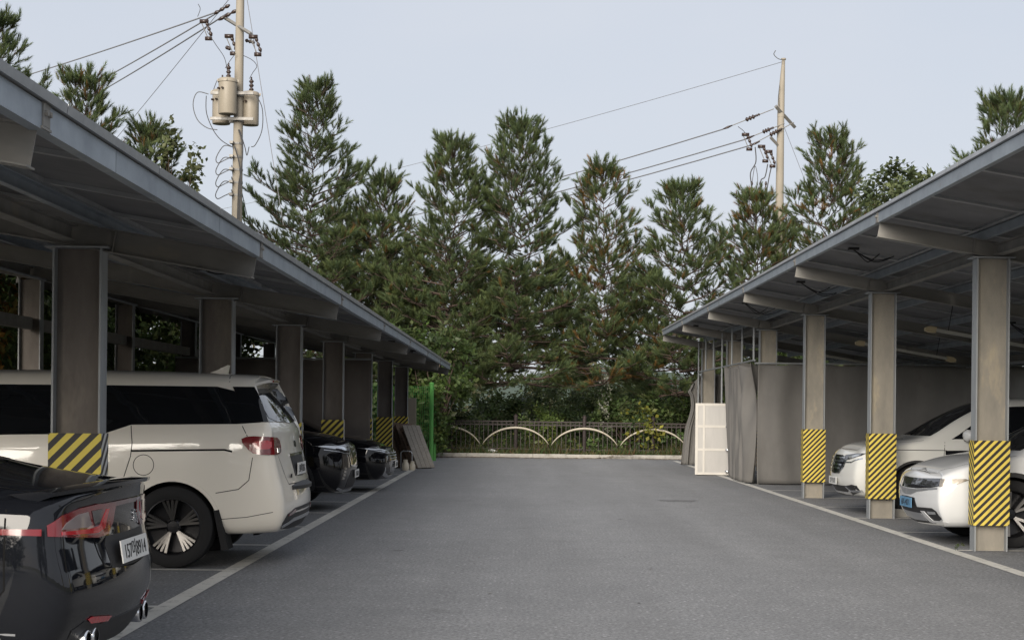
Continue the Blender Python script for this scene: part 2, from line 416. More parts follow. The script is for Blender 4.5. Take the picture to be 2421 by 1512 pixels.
    pm.cur = 0; pm.box((0.03, 0.03, t-0.012), (pw-0.035, pl-0.035, t-0.006))
    pm.cur = 2; pm.box((0.012, 0.012, t-0.004), (pw-0.018, pl-0.018, t-0.002))
    pm.cur = 1
    pm.box((0.004, 0.004, 0), (pw-0.006, 0.03, t)); pm.box((0.004, pl-0.035, 0), (pw-0.006, pl-0.006, t))
    pm.box((0.004, 0.03, 0), (0.03, pl-0.035, t)); pm.box((pw-0.035, 0.03, 0), (pw-0.006, pl-0.035, t))
    pmm = pm.mesh('solar_panel', [M['backsheet'], M['alu'], M['panel_glass']])
    for i in range(ny):
        for k in range(6):
            x = xe - s*0.03 + s*(pw*math.cos(ang)*k)
            o = link('solar_panel', pmm, None, (x, y0 + i*(y1-y0)/ny, ztop(x) + 0.004))
            if left: o.rotation_euler = (0, -ang, math.pi); o.location.y += pl
            else: o.rotation_euler = (0, ang, 0)
            put(o)
    # loose loops of cable below the panels
    for y in ys:
        for k in range(2):
            x = xe + s*random.uniform(0.35, 0.7) if k == 0 else xe + s*random.uniform(1.8, 4.0)
            yy = y + random.uniform(0.5, 3.5); z = ztop(x) - 0.01
            mb = MB(); mb.box((x-0.06, yy-0.05, z-0.03), (x+0.06, yy+0.05, z))
            for q in range(3):
                dx, dy, sg = s*random.uniform(0.25, 0.7), random.uniform(-0.15, 0.15), random.uniform(0.07, 0.15)
                x2 = x + dx
                pts = []
                for i in range(9):
                    u = i/8; pts.append((x + dx*u + 0.03*math.sin(6*u), yy + 0.03*q + dy*u, z - 0.02 + (ztop(x2)-ztop(x))*u - sg*4*u*(1-u)))
                mb.tube(pts, 0.007, 5)
            put(mb.build('cable_loop', M['black_rubber']))
    # conduit along the column heads
    cd = MB(); cd.tube([(xrc - s*0.2, y0, rbot(xrc)-0.02), (xrc - s*0.2, y1, rbot(xrc)-0.02)], 0.02, 6); put(cd.build('conduit', M['flange']))
    return root, ztop, xe, xc, xrc
CL, ztL, xeL, xcL, xrL = carport('left')
CR, ztR, xeR, xcR, xrR = carport('right')

# strip lights hung under the right roof, crosswise
M['lamp_body'] = plain('yellowed_plastic', (0.55, 0.45, 0.28), 0.5); M['lamp_tube'] = plain('unlit_tube', (0.45, 0.44, 0.40), 0.35)
lm = MB()
lm.box((0, -0.045, 0.0), (1.75, 0.045, 0.045))
lbody = lm.mesh('housing', M['lamp_tube'])
le = MB(); le.prism([(-0.08, -0.035), (-0.02, -0.05), (0.08, -0.04), (0.08, 0.045), (-0.03, 0.045), (-0.09, 0.01)], -0.05, 0.05, 'y'); lend = le.mesh('end_cap', M['lamp_body'])
for y, nth in ((19.2, 'nearest the camera, above the hatchback'), (24.2, 'above the space behind the grey-white SUV'), (29.2, 'just before the curtain wall'), (34.2, 'behind the curtain wall')):
    x = 6.2; z = ztR(x) - 0.42
    r = empty('strip_light', (x, y, z)); r.rotation_euler = (0, math.atan(SL), 0)
    link('housing', lbody, r); link('end_cap', lend, r, (0.03, 0, 0.02)); link('end_cap', lend, r, (1.72, 0, 0.02), (0, 0, math.pi))
    h = MB()
    for q in (0.3, 1.45): h.tube([(q, 0, 0.05), (q, 0, 0.44)], 0.006, 5)
    h.build('hanger', M['black_rubber'], r)
    tag(r, 'unlit strip light under the right carport roof, ' + nth, 'light', 'strip lights')

# ------------------------------------------------------------------ curtains
def cloth(name, fn, nu, nv, mat, thick=0.006):
    V = [fn(i/nu, j/nv) for i in range(nu+1) for j in range(nv+1)]
    F = [(i*(nv+1)+j, (i+1)*(nv+1)+j, (i+1)*(nv+1)+j+1, i*(nv+1)+j+1) for i in range(nu) for j in range(nv)]
    me = bpy.data.meshes.new(name); me.from_pydata(V, [], F); me.materials.append(mat)
    me.polygons.foreach_set('use_smooth', [True]*len(me.polygons))
    o = link(name, me); md = o.modifiers.new('thickness', 'SOLIDIFY'); md.thickness = thick
    return o
def fold(u, a, ph): return a*(math.sin(u*2*math.pi*a*0 + ph))
def cross_right(u, v):
    x = 4.72 + u*5.5; z = 0.02 + v*2.36
    if v > 0.99: z += 0.0
    amp = 0.07*math.exp(-u*6)*(1 - 0.3*v) + 0.018
    return (x, 31.50 + amp*math.sin(u*46 + 1.3*math.sin(v*3)) + 0.03*math.sin(u*9), z - 0.02*abs(math.sin(u*24))*(v > 0.97))
o = cloth('curtain', cross_right, 180, 24, M['curtain']); tag(o, 'wide flat grey-brown curtain wall hung across the right carport', 'curtain')
def bunch(u, v):                              # gathered side curtain along the aisle
    y = 31.55 + u*3.9*(0.78 + 0.22*v); z = 0.03 + v*2.40 - 0.10*abs(math.sin(u*17))*max(0, (v-0.9)*10)
    a = 0.075 + 0.10*math.exp(-((u-0.15)/0.16)**2)
    x = 4.62 - 0.10*(1-v)*math.sin(u*3) + a*math.sin(u*38 + 1.0*math.sin(4*v+u*5))*(0.55+0.45*v) + 0.03*math.sin(u*91+2*v)*v
    return (x, y + 0.03*math.sin(u*60+v*4), z)
o = cloth('curtain', bunch, 150, 36, M['curtain']); tag(o, 'gathered grey side curtain tied to its rail beside the white cabinet', 'curtain')
def farc(u, v):                               # end curtain pulled outwards
    z = 0.02 + v*2.40
    xl = 4.30 + 0.22*v + 0.10*math.exp(-((v-0.62)/0.16)**2) - 0.06*math.exp(-((v-0.86)/0.05)**2)
    x = xl + (5.35 - xl)*u
    y = 41.95 + 0.05*math.sin(u*34 + 3*v + 2*u*v) + 0.03*math.sin(u*71) + 0.30*(1-v)*(1-u)
    return (x, y, z - 0.30*max(0, 1-u*3)*max(0, v-0.75)/0.25)
o = cloth('curtain', farc, 70, 30, M['curtain']); tag(o, 'grey curtain pulled out like a tent at the far end of the right carport', 'curtain')
def farc2(u, v):
    z = 0.03 + v*(1.75 + 0.35*(1-abs(2*u-0.6)))
    return (5.45 + u*0.9, 41.6 - 0.3*u + 0.05*math.sin(u*22+2*v), z)
o = cloth('curtain', farc2, 40, 20, M['curtain_dark']); tag(o, 'short brown curtain hanging behind the white cabinet', 'curtain')
def cross_left(u, v):
    return (-2.96 - u*3.9, 31.70 + 0.012*math.sin(u*40) + 0.03*math.sin(u*8), 0.02 + v*2.36)
o = cloth('curtain', cross_left, 90, 12, M['curtain_dark']); tag(o, 'dark brown curtain wall hung across the left carport behind the black cars', 'curtain')
# frame that carries the curtains (right)
fr = empty('tube_scaffold', (4.66, 36.7, 0)); tag(fr, 'thin steel tube frame with uprights carrying the side curtain, right carport', 'frame')
for y in (31.75, 33.4, 35.0, 36.7, 38.3, 39.9, 41.5):
    p = MB(); zt_ = ztR(4.82) - 0.1
    p.tube([(0, y-36.7, 2.46 if y not in (36.7, 41.5) else 0), (0, y-36.7, zt_)], 0.021, 8); p.build('upright', M['flange'], fr)
p = MB(); p.tube([(0, 31.6-36.7, 2.46), (0, 41.6-36.7, 2.46)], 0.019, 8); p.build('rail', M['flange'], fr)
p = MB(); p.tube([(0, 31.6-36.7, 2.40), (5.3, 31.6-36.7, 2.40)], 0.019, 8); p.build('rail', M['flange'], fr)
f2 = empty('tube_scaffold', (-2.96, 31.70, 0)); tag(f2, 'steel tube rail along the top of the left curtain wall', 'frame')
p = MB(); p.tube([(0.03, 0, 2.40), (-3.9, 0, 2.40)], 0.019, 8); p.build('rail', M['flange'], f2)
# ------------------------------------------------------------------ cars
M['gap'] = plain('panel_gap', (0.01, 0.01, 0.01), 0.9, spec=0.1)
M['glass'] = plain('tinted_glass', (0.006, 0.007, 0.009), 0.03, coat=0.0, spec=0.6)
M['trim'] = plain('black_plastic_trim', (0.018, 0.018, 0.02), 0.55)
M['gloss_black'] = plain('gloss_black', (0.008, 0.008, 0.01), 0.08)
M['chrome'] = plain('bright_chrome', (0.75, 0.76, 0.78), 0.12, 1.0)
M['satin'] = plain('satin_silver', (0.50, 0.51, 0.53), 0.32, 0.7)
M['tyre'] = plain('tyre_rubber', (0.018, 0.018, 0.019), 0.85, spec=0.3)
M['rim_dark'] = plain('dark_alloy', (0.03, 0.03, 0.033), 0.25, 0.6); M['rim_bright'] = plain('machined_alloy', (0.30, 0.29, 0.28), 0.38, 0.9); M['rim_van'] = plain('dark_machined_alloy', (0.13, 0.125, 0.12), 0.28, 0.9)
M['under'] = plain('underbody', (0.01, 0.01, 0.01), 0.95, spec=0.05)
M['plate'] = plain('number_plate_white', (0.70, 0.70, 0.68), 0.45); M['plate_blue'] = plain('number_plate_blue', (0.12, 0.28, 0.45), 0.45); M['ink'] = plain('plate_ink', (0.012, 0.012, 0.015), 0.5)
M['silver_text'] = plain('silver_lettering', (0.72, 0.73, 0.75), 0.2, 0.8)
M['lens'] = plain('clear_lens', (0.50, 0.52, 0.54), 0.08, 0.6, coat=1.0); M['lamp_dark'] = plain('smoked_lens', (0.025, 0.025, 0.03), 0.06, coat=1.0)
M['lamp_beige'] = plain('lamp_reflector', (0.30, 0.27, 0.23), 0.25, 0.4, coat=1.0)
def redlens(name, c, e=0.0):
    m = plain(name, c, 0.12, 0.0, coat=1.0); return m
M['red'] = redlens('red_lens', (0.17, 0.006, 0.010)); M['red_hot'] = redlens('bright_red_lens', (0.45, 0.012, 0.02)); M['red_dark'] = redlens('dark_red_lens', (0.10, 0.008, 0.014)); M['pink'] = redlens('pale_lens', (0.24, 0.20, 0.20))
def carpaint(name, c, flake=0.0, rough=0.35, metal=0.0, spec=0.5):
    m, nt, b = newmat(name); b.inputs['Specular IOR Level'].default_value = spec; b.inputs['Base Color'].default_value = (*c, 1)
    b.inputs['Roughness'].default_value = rough; b.inputs['Metallic'].default_value = metal
    b.inputs['Coat Weight'].default_value = 1.0; b.inputs['Coat Roughness'].default_value = 0.02
    v = coords(nt); f = noise(nt, v, 3.0, 5, 0.6)                       # faint dust film
    nt.links.new(rng_node(nt, f, 0.3, 0.8, 0.012, 0.06), b.inputs['Coat Roughness'])
    return m
M['cream'] = carpaint('cream_white_paint', (0.78, 0.74, 0.66)); M['white'] = carpaint('pearl_white_paint', (0.70, 0.71, 0.715)); M['white2'] = carpaint('grey_white_paint', (0.66, 0.66, 0.63))
M['black'] = carpaint('black_paint', (0.006, 0.006, 0.008), 0, 0.3, spec=0.0); M['graphite'] = carpaint('black_pearl_paint', (0.008, 0.009, 0.012), 0, 0.3, spec=0.0)

def lerp(a, b, t): return a + (b-a)*t
def interp(tab, z):
    if z <= tab[0][0]: return tab[0][1]
    for (z0, x0), (z1, x1) in zip(tab[:-1], tab[1:]):
        if z <= z1: return x0 + (x1-x0)*(z-z0)/(z1-z0)
    return tab[-1][1]
def section(x, hw, zb, zbelt, wt, ze, ztop, prof=None, pw=0.0):
    H = zbelt - zb
    rows = [(0, zb), (0.80*hw, zb), (0.93*hw, zb+0.02), (0.982*hw, zb+0.14), (hw, zb+0.45*H), (0.992*hw, zb+0.76*H),
            (0.970*hw, zbelt-0.025), (0.945*hw, zbelt+0.008), (lerp(0.945*hw, wt, 0.5)+0.018, lerp(zbelt, ze, 0.54)), (wt, ze),
            (0.86*wt, lerp(ze, ztop, 0.62)), (0.48*wt, ztop-0.008), (0, ztop)]
    return [Vector((lerp(x, interp(prof, z), pw) if prof else x, y, z)) for y, z in rows]
def catmull(p0, p1, p2, p3, t): return 0.5*((2*p1) + (p2-p0)*t + (2*p0-5*p1+4*p2-p3)*t*t + (3*p1-p0-3*p2+p3)*t**3)
class Car:
    def __init__(s, name, label, cat, loc, rz, paint, stations, arches, arch_r, bulge=(0.06, 0.06), group=None):
        s.root = empty(name, loc, rz); tag(s.root, label, cat, group); s.paint = paint
        secs = [section(**k) for k in stations]; full = []
        n = len(secs)
        for i in range(n-1):
            for k in range(3):
                t = k/3; full.append([catmull(secs[max(i-1, 0)][r], secs[i][r], secs[i+1][r], secs[min(i+2, n-1)][r], t) for r in range(13)])
        full.append(secs[-1])
        for ring in full:
            ring[0].y = 0; ring[12].y = 0
        def endcap(ring, sg, bl):
            return [[Vector((p.x + sg*bl*(1-q*q), p.y*q, p.z)) for p in ring] for q in (0.0, 0.34, 0.68, 0.93)]
        grid = endcap(full[0], -1, bulge[0]) + full + endcap(full[-1], 1, bulge[1])[::-1]
        bm = bmesh.new(); m = len(grid)
        for sg in (1, -1):
            vv = [[bm.verts.new((p.x, p.y*sg, p.z)) for p in ring] for ring in grid]
            for i in range(m-1):
                for r in range(12):
                    f = [vv[i][r], vv[i+1][r], vv[i+1][r+1], vv[i][r+1]]
                    if sg > 0: f.reverse()
                    bm.faces.new(f)
        bmesh.ops.remove_doubles(bm, verts=bm.verts, dist=1e-5); bmesh.ops.dissolve_degenerate(bm, dist=1e-6, edges=bm.edges)
        bmesh.ops.recalc_face_normals(bm, faces=bm.faces)
        if bm.calc_volume(signed=True) < 0: bmesh.ops.reverse_faces(bm, faces=bm.faces)
        me = bpy.data.meshes.new('body'); bm.to_mesh(me); bm.free(); me.materials.append(paint); me.materials.append(M['under'])
        o = link('body', me); md = o.modifiers.new('s', 'SUBSURF'); md.levels = 1; md.render_levels = 1
        dg = bpy.context.evaluated_depsgraph_get(); dg.update()
        smooth = bpy.data.meshes.new_from_object(o.evaluated_get(dg))
        b2 = bmesh.new(); b2.from_mesh(smooth); s.bvh = BVHTree.FromBMesh(b2); b2.free()
        cut = MB()
        for (ax, az, hw_) in arches:
            for sg in (1, -1):
                pr = [(ax + arch_r*math.cos(q), az + arch_r*math.sin(q)) for q in np.linspace(0, 2*math.pi, 40, endpoint=False)]
                ya, yb = sorted((sg*(hw_-0.36), sg*(hw_+0.3))); cut.prism(pr, ya, yb, 'y')
        co = cut.build('cut', [M['under']]); bo = o.modifiers.new('b', 'BOOLEAN'); bo.object = co; bo.operation = 'DIFFERENCE'; bo.solver = 'EXACT'; bo.material_mode = 'TRANSFER'
        dg = bpy.context.evaluated_depsgraph_get(); dg.update()
        fin = bpy.data.meshes.new_from_object(o.evaluated_get(dg)); fin.name = 'body'
        bpy.data.objects.remove(o); bpy.data.objects.remove(co)
        b3 = bmesh.new(); b3.from_mesh(fin)
        for f in b3.faces: f.smooth = True
        for e in b3.edges:
            if len(e.link_faces) == 2 and e.calc_face_angle(0) > R(38): e.smooth = False
        b3.to_mesh(fin); b3.free()
        s.body = link('body', fin, s.root)
    # ---- projecting shapes on the body
    def dirs(s, phi):
        """phi: compass of the viewer in the car's plane: 0 front, 90 left, 180 rear, -90 right"""
        a = R(phi); d = Vector((-math.cos(a), -math.sin(a), 0)); return d, Vector((-math.sin(a), math.cos(a), 0))
    def hit(s, u, v, phi):
        if phi == 'top':
            r = s.bvh.ray_cast(Vector((u, v, 4)), Vector((0, 0, -1)))
            if r[0] is None: r = s.bvh.find_nearest(Vector((u, v, 0.8)))
        else:
            d, U = s.dirs(phi); r = s.bvh.ray_cast(U*u + Vector((0, 0, v)) - d*5, d)
            if r[0] is None:
                q = U*u + Vector((0, 0, v)) - d*1.0; r = s.bvh.find_nearest(q)
        n_ = r[1]; ray = Vector((0, 0, -1)) if phi == 'top' else s.dirs(phi)[0]
        return r[0], (-n_ if n_.dot(ray) > 0.2 else n_)
    def patch(s, name, poly, phi, mat, off=0.003, parent=None, step=0.06, skirt=0.006, mirror=True, rnd=0, label=None):
        outs = []
        if phi in (90, -90): mirrors = (90, -90) if mirror else (phi,)
        elif phi in (0, 180): mirrors = (phi, 'm') if mirror else (phi,)
        elif phi == 'top': mirrors = ('top', 'm') if mirror else ('top',)
        else: mirrors = (phi, -phi) if mirror else (phi,)
        for ph in mirrors:
            pl = list(poly); use = ph
            if ph == 'm': pl = [(-a, b) if phi != 'top' else (a, -b) for a, b in pl]; use = phi
            elif ph != phi: pl = [(-a, b) for a, b in pl]
            if phi in (90, -90):                       # side outlines are written in (x, z)
                pl = [(-a, b) if ph == 90 else (a, b) for a, b in poly]
            for _ in range(rnd):                       # corner rounding
                q = []
                for i in range(len(pl)):
                    a, b = pl[i], pl[(i+1) % len(pl)]
                    q += [(lerp(a[0], b[0], .22), lerp(a[1], b[1], .22)), (lerp(a[0], b[0], .78), lerp(a[1], b[1], .78))]
                pl = q
            bm = bmesh.new(); f = bm.faces.new([bm.verts.new((a, b, 0)) for a, b in pl])
            us = [a for a, b in pl]; vs = [b for a, b in pl]
            for ax, lo, hi in ((0, min(us), max(us)), (1, min(vs), max(vs))):
                k = lo + step
                while k < hi - step*0.3:
                    co = (k, 0, 0) if ax == 0 else (0, k, 0); no = (1, 0, 0) if ax == 0 else (0, 1, 0)
                    bmesh.ops.bisect_plane(bm, geom=bm.verts[:]+bm.edges[:]+bm.faces[:], plane_co=co, plane_no=no); k += step
            bmesh.ops.triangulate(bm, faces=[f for f in bm.faces if len(f.verts) > 4])
            bnd = [e for e in bm.edges if e.is_boundary]
            ex = bmesh.ops.extrude_edge_only(bm, edges=bnd); low = {v for v in ex['geom'] if isinstance(v, bmesh.types.BMVert)}
            for v in bm.verts:
                p, n_ = s.hit(v.co.x, v.co.y, use)
                v.co = p + n_*(off if v not in low else off - skirt)
            bmesh.ops.recalc_face_normals(bm, faces=bm.faces)
            for f in bm.faces: f.smooth = True
            for e in bm.edges:
                if len(e.link_faces) == 2 and e.calc_face_angle(0) > R(50): e.smooth = False
            me = bpy.data.meshes.new(name); bm.to_mesh(me); bm.free(); me.materials.append(mat)
            o = link(name, me, parent or s.root); outs.append(o)
            if label: o['label'] = label
        return outs
    def seam(s, name, pts, phi, w=0.006, mat=None, off=0.0012, mirror=True, parent=None):
        outs = []
        for ph in ((phi, 'm') if mirror and phi in (0, 180, 'top') else ((phi, -phi) if mirror else (phi,))):
            use = phi if ph == 'm' else ph; dense = []
            for (a, b), (c, d) in zip(pts[:-1], pts[1:]):
                k = max(1, int(math.hypot(c-a, d-b)/0.04))
                for i in range(k): dense.append((lerp(a, c, i/k), lerp(b, d, i/k)))
            dense.append(pts[-1]); L = []
            for a, b in dense:
                if ph == 'm': a, b = (-a, b) if phi != 'top' else (a, -b)
                elif phi in (90, -90): a = -a if ph == 90 else a
                elif ph != phi: a = -a
                p, n_ = s.hit(a, b, use); L.append((p, n_))
            V = []; F = []
            for i, (p, n_) in enumerate(L):
                t = (L[min(i+1, len(L)-1)][0] - L[max(i-1, 0)][0]).normalized(); c = t.cross(n_).normalized()*w/2
                V += [p + c + n_*off, p - c + n_*off]
            F = [(2*i, 2*i+1, 2*i+3, 2*i+2) for i in range(len(L)-1)]
            me = bpy.data.meshes.new(name); me.from_pydata(V, [], F); me.materials.append(mat or M['gap']); outs.append(link(name, me, parent or s.body))
        return outs
    def wheels(s, axles, track, rt, wt, rr, style, bright):
        """axles: x positions; rt tyre radius; rr rim radius"""
        ty = MB(); h = wt/2
        ty.lathe([(rr-0.01, -h*0.9), (rr+0.012, -h), (rt-0.035, -h*1.0), (rt-0.008, -h*0.86), (rt, -h*0.55), (rt, h*0.55), (rt-0.008, h*0.86), (rt-0.035, h), (rr+0.012, h), (rr-0.01, h*0.9)], 44, Matrix.Rotation(R(-90), 4, 'X'))
        tm = ty.mesh('wheel', M['tyre'], angle=35)
        ri = MB(); Rx = Matrix.Rotation(R(-90), 4, 'X')
        ri.lathe([(rr, -h*0.8), (rr-0.005, h*0.86), (rr-0.02, h*0.9), (rr-0.028, h*0.72), (rr-0.035, -h*0.2), (0.05, -h*0.35), (0, -h*0.35)], 40, Rx)
        ri.lathe([(0, h*0.58), (0.05, h*0.56), (0.065, h*0.46), (0.075, 0)], 18, Rx)
        rm = ri.mesh('rim', M['rim_dark'], angle=35)
        br = MB()
        for k in range(style[0]):
            a = 2*math.pi*k/style[0] + style[2]
            for da in style[1]:
                ca, sa = math.cos(a), math.sin(a); cb, sb = math.cos(a+da), math.sin(a+da); r0, r1 = 0.05, rr-0.022
                p0 = Vector((ca*r0, h*0.50, sa*r0)); p1 = Vector((cb*r1, h*0.78, sb*r1)); t = Vector((-sb, 0, cb)); w0, w1 = style[3], style[4]
                vs = [p0 - t*w0, p0 + t*w0, p1 + t*w1, p1 - t*w1]; vs += [v + Vector((0, -0.03, 0)) for v in vs]
                br.add(vs, [(0, 1, 2, 3), (4, 7, 6, 5), (0, 4, 5, 1), (1, 5, 6, 2), (2, 6, 7, 3), (3, 7, 4, 0)])
        if len(style) > 5:                       # bright edge strokes on dark spokes
            pass
        spm = br.mesh('spoke_set', bright)
        for ax in axles:
            for sg in (1, -1):
                o = link('wheel', tm, s.root, (ax, sg*(track - h), rt)); o.rotation_euler = (0, random.uniform(0, 1), 0 if sg > 0 else math.pi)
                r_ = link('rim', rm, o); link('spoke_set', spm, o)
    def arch_lip(s, axles, r, rt, w=0.03, mat=None, off=0.006, z0=None, name='arch_trim'):
        for ax in axles:
            a0 = math.asin(max(-1, min(1, ((z0 or 0.30) - rt)/r))); n = 26
            outer = [(ax + (r+w)*math.cos(q), rt + (r+w)*math.sin(q)) for q in np.linspace(a0, math.pi-a0, n)]
            inner = [(ax + (r-0.004)*math.cos(q), rt + (r-0.004)*math.sin(q)) for q in np.linspace(math.pi-a0, a0, n)]
            s.patch(name, outer + inner, 90, mat or s.paint, off, step=0.08, skirt=0.012)
    def plateat(s, y, z, phi, text, mat, w=0.52, h=0.11, tilt=0.0, off=0.012, ts=0.085, tx=0.0):
        p, n_ = s.hit(0 if phi in (0, 180) else y, z, phi); sx = 1 if phi == 0 else -1
        o = MB(); o.box((-w/2, -0.006, -h/2), (w/2, 0.0, h/2)); pl = o.build('number_plate', mat, s.root)
        pl.location = p + Vector((sx*off, y, 0)); pl.rotation_euler = (tilt, 0, R(90) if sx > 0 else R(-90))
        if text:
            tx_ = text_mesh(text, ts); t = link('number', tx_, pl, (tx, -0.0075, -ts*0.36), (R(90), 0, 0))
        return pl
def text_mesh(body, size, mat=None, extrude=0.0008, align='CENTER', shear=0.0):
    cu = bpy.data.curves.new('t', 'FONT'); cu.body = body; cu.size = size; cu.align_x = align; cu.extrude = extrude; cu.shear = shear
    o = bpy.data.objects.new('t', cu); COL.objects.link(o)
    dg = bpy.context.evaluated_depsgraph_get(); dg.update()
    me = bpy.data.meshes.new_from_object(o.evaluated_get(dg)); bpy.data.objects.remove(o)
    me.name = 'lettering'; me.materials.clear(); me.materials.append(mat or M['ink']); return me
def st(x, hw, zb, zbelt, wt, ze, ztop, prof=None, pw=0.0): return dict(x=x, hw=hw, zb=zb, zbelt=zbelt, wt=wt, ze=ze, ztop=ztop, prof=prof, pw=pw)
def mirror_cap(car, p, size, mat, sgn_all=(1, -1)):
    for sg in sgn_all:
        m_ = MB(); n = 10; V = []
        m_.lathe([(0, -0.5), (0.30, -0.46), (0.46, -0.25), (0.5, 0.0), (0.45, 0.3), (0.28, 0.46), (0, 0.5)], 14)
        o = m_.build('door_mirror', mat, car.root, (p[0], sg*p[1], p[2]), smooth=True); o.scale = (size[0], size[1], size[2]); o.rotation_euler = (R(90), 0, 0)
        a = MB(); a.tube([(p[0], sg*(p[1]-0.18), p[2]-0.07), (p[0], sg*(p[1]-0.05), p[2]-0.03)], 0.02, 6); a.build('mirror_arm', M['trim'], car.root)

# ---------- black fastback, rear towards the aisle (nearest, bottom left)
rp_ = [(0.25, -2.23), (0.36, -2.32), (0.48, -2.355), (0.60, -2.37), (0.66, -2.36), (0.70, -2.315), (0.82, -2.295), (0.94, -2.305), (1.0, -2.325), (1.06, -2.36)]
fp_ = [(0.2, 2.25), (0.4, 2.40), (0.6, 2.415), (0.7, 2.36)]
fast = Car('car', 'black fastback car at bottom left, rear end with red lamp and plate towards the aisle', 'car', (-4.355, 7.95, 0), math.pi, M['graphite'], [
    st(-2.35, 0.80, 0.27, 0.945, 0.70, 1.00, 1.045, rp_, 1.0), st(-2.20, 0.885, 0.25, 0.955, 0.735, 1.015, 1.055, rp_, 0.25), st(-1.85, 0.93, 0.24, 0.975, 0.70, 1.055, 1.115),
    st(-1.42, 0.938, 0.24, 0.985, 0.645, 1.14, 1.215), st(-0.8, 0.928, 0.22, 0.965, 0.59, 1.27, 1.345), st(-0.1, 0.92, 0.22, 0.95, 0.57, 1.325, 1.395),
    st(0.5, 0.92, 0.22, 0.94, 0.58, 1.30, 1.375), st(1.1, 0.92, 0.22, 0.93, 0.67, 1.10, 1.15), st(1.45, 0.92, 0.22, 0.91, 0.74, 0.97, 1.0),
    st(1.9, 0.91, 0.22, 0.84, 0.72, 0.88, 0.92), st(2.25, 0.86, 0.22, 0.74, 0.6, 0.77, 0.80), st(2.36, 0.68, 0.24, 0.66, 0.45, 0.68, 0.70, fp_, 1.0)],
    [(-1.42, 0.335, 0.935), (1.485, 0.335, 0.92)], 0.375, (0.10, 0.06))

# ---------- cream minivan, rear towards the aisle
rp_ = [(0.30, -2.39), (0.40, -2.47), (0.52, -2.52), (0.64, -2.53), (0.69, -2.52), (0.75, -2.42), (1.0, -2.375), (1.14, -2.38), (1.26, -2.335), (1.5, -2.165), (1.64, -2.05), (1.72, -1.97)]
fp_ = [(0.25, 2.40), (0.5, 2.55), (0.7, 2.545), (0.85, 2.46)]
van = Car('minivan', 'cream white minivan with tinted windows and red tail lamp, rear towards the aisle', 'car', (-4.54, 14.98, 0), math.pi, M['cream'], [
    st(-2.47, 0.90, 0.31, 1.235, 0.72, 1.62, 1.695, rp_, 1.0), st(-2.30, 0.965, 0.30, 1.24, 0.75, 1.635, 1.715, rp_, 0.45), st(-1.9, 0.985, 0.28, 1.235, 0.765, 1.65, 1.735),
    st(-1.0, 0.992, 0.27, 1.20, 0.775, 1.665, 1.755), st(0.0, 0.992, 0.27, 1.14, 0.78, 1.66, 1.755), st(0.8, 0.99, 0.27, 1.11, 0.77, 1.62, 1.72),
    st(1.35, 0.985, 0.27, 1.08, 0.79, 1.36, 1.42), st(1.75, 0.98, 0.27, 1.05, 0.80, 1.10, 1.15), st(2.2, 0.95, 0.26, 0.92, 0.74, 0.97, 1.0),
    st(2.42, 0.86, 0.26, 0.8, 0.62, 0.83, 0.86), st(2.52, 0.68, 0.28, 0.72, 0.5, 0.75, 0.77, fp_, 1.0)],
    [(-1.50, 0.362, 0.985), (1.56, 0.362, 0.985)], 0.405, (0.065, 0.06))
# ---------- white electric hatchback, nose towards the aisle
fp_ = [(0.18, 2.095), (0.26, 2.175), (0.34, 2.225), (0.45, 2.255), (0.58, 2.265), (0.66, 2.240), (0.74, 2.205), (0.80, 2.155)]
rp_ = [(0.25, -2.2), (0.5, -2.31), (0.9, -2.31), (1.0, -2.25)]
ev = Car('hatchback', 'white angular electric hatchback with blue plate, nose out behind the nearest right column', 'car', (6.745, 17.95, 0), math.pi, M['white'], [
    st(-2.28, 0.76, 0.24, 0.93, 0.6, 0.97, 1.0, rp_, 1.0), st(-2.15, 0.90, 0.22, 0.98, 0.66, 1.04, 1.09), st(-1.8, 0.94, 0.2, 1.05, 0.62, 1.28, 1.36), st(-1.2, 0.945, 0.2, 1.04, 0.60, 1.47, 1.56),
    st(-0.4, 0.945, 0.2, 1.02, 0.62, 1.51, 1.60), st(0.3, 0.945, 0.2, 1.01, 0.62, 1.48, 1.56), st(0.9, 0.945, 0.2, 0.99, 0.70, 1.25, 1.30),
    st(1.35, 0.945, 0.2, 0.965, 0.78, 1.02, 1.05), st(1.8, 0.94, 0.2, 0.89, 0.76, 0.925, 0.955), st(2.05, 0.925, 0.2, 0.812, 0.78, 0.848, 0.875), st(2.17, 0.90, 0.2, 0.758, 0.76, 0.79, 0.822, fp_, 0.6), st(2.20, 0.865, 0.2, 0.735, 0.745, 0.768, 0.80, fp_, 1.0)],
    [(-1.53, 0.365, 0.945), (1.47, 0.365, 0.945)], 0.40, (0.05, 0.12))
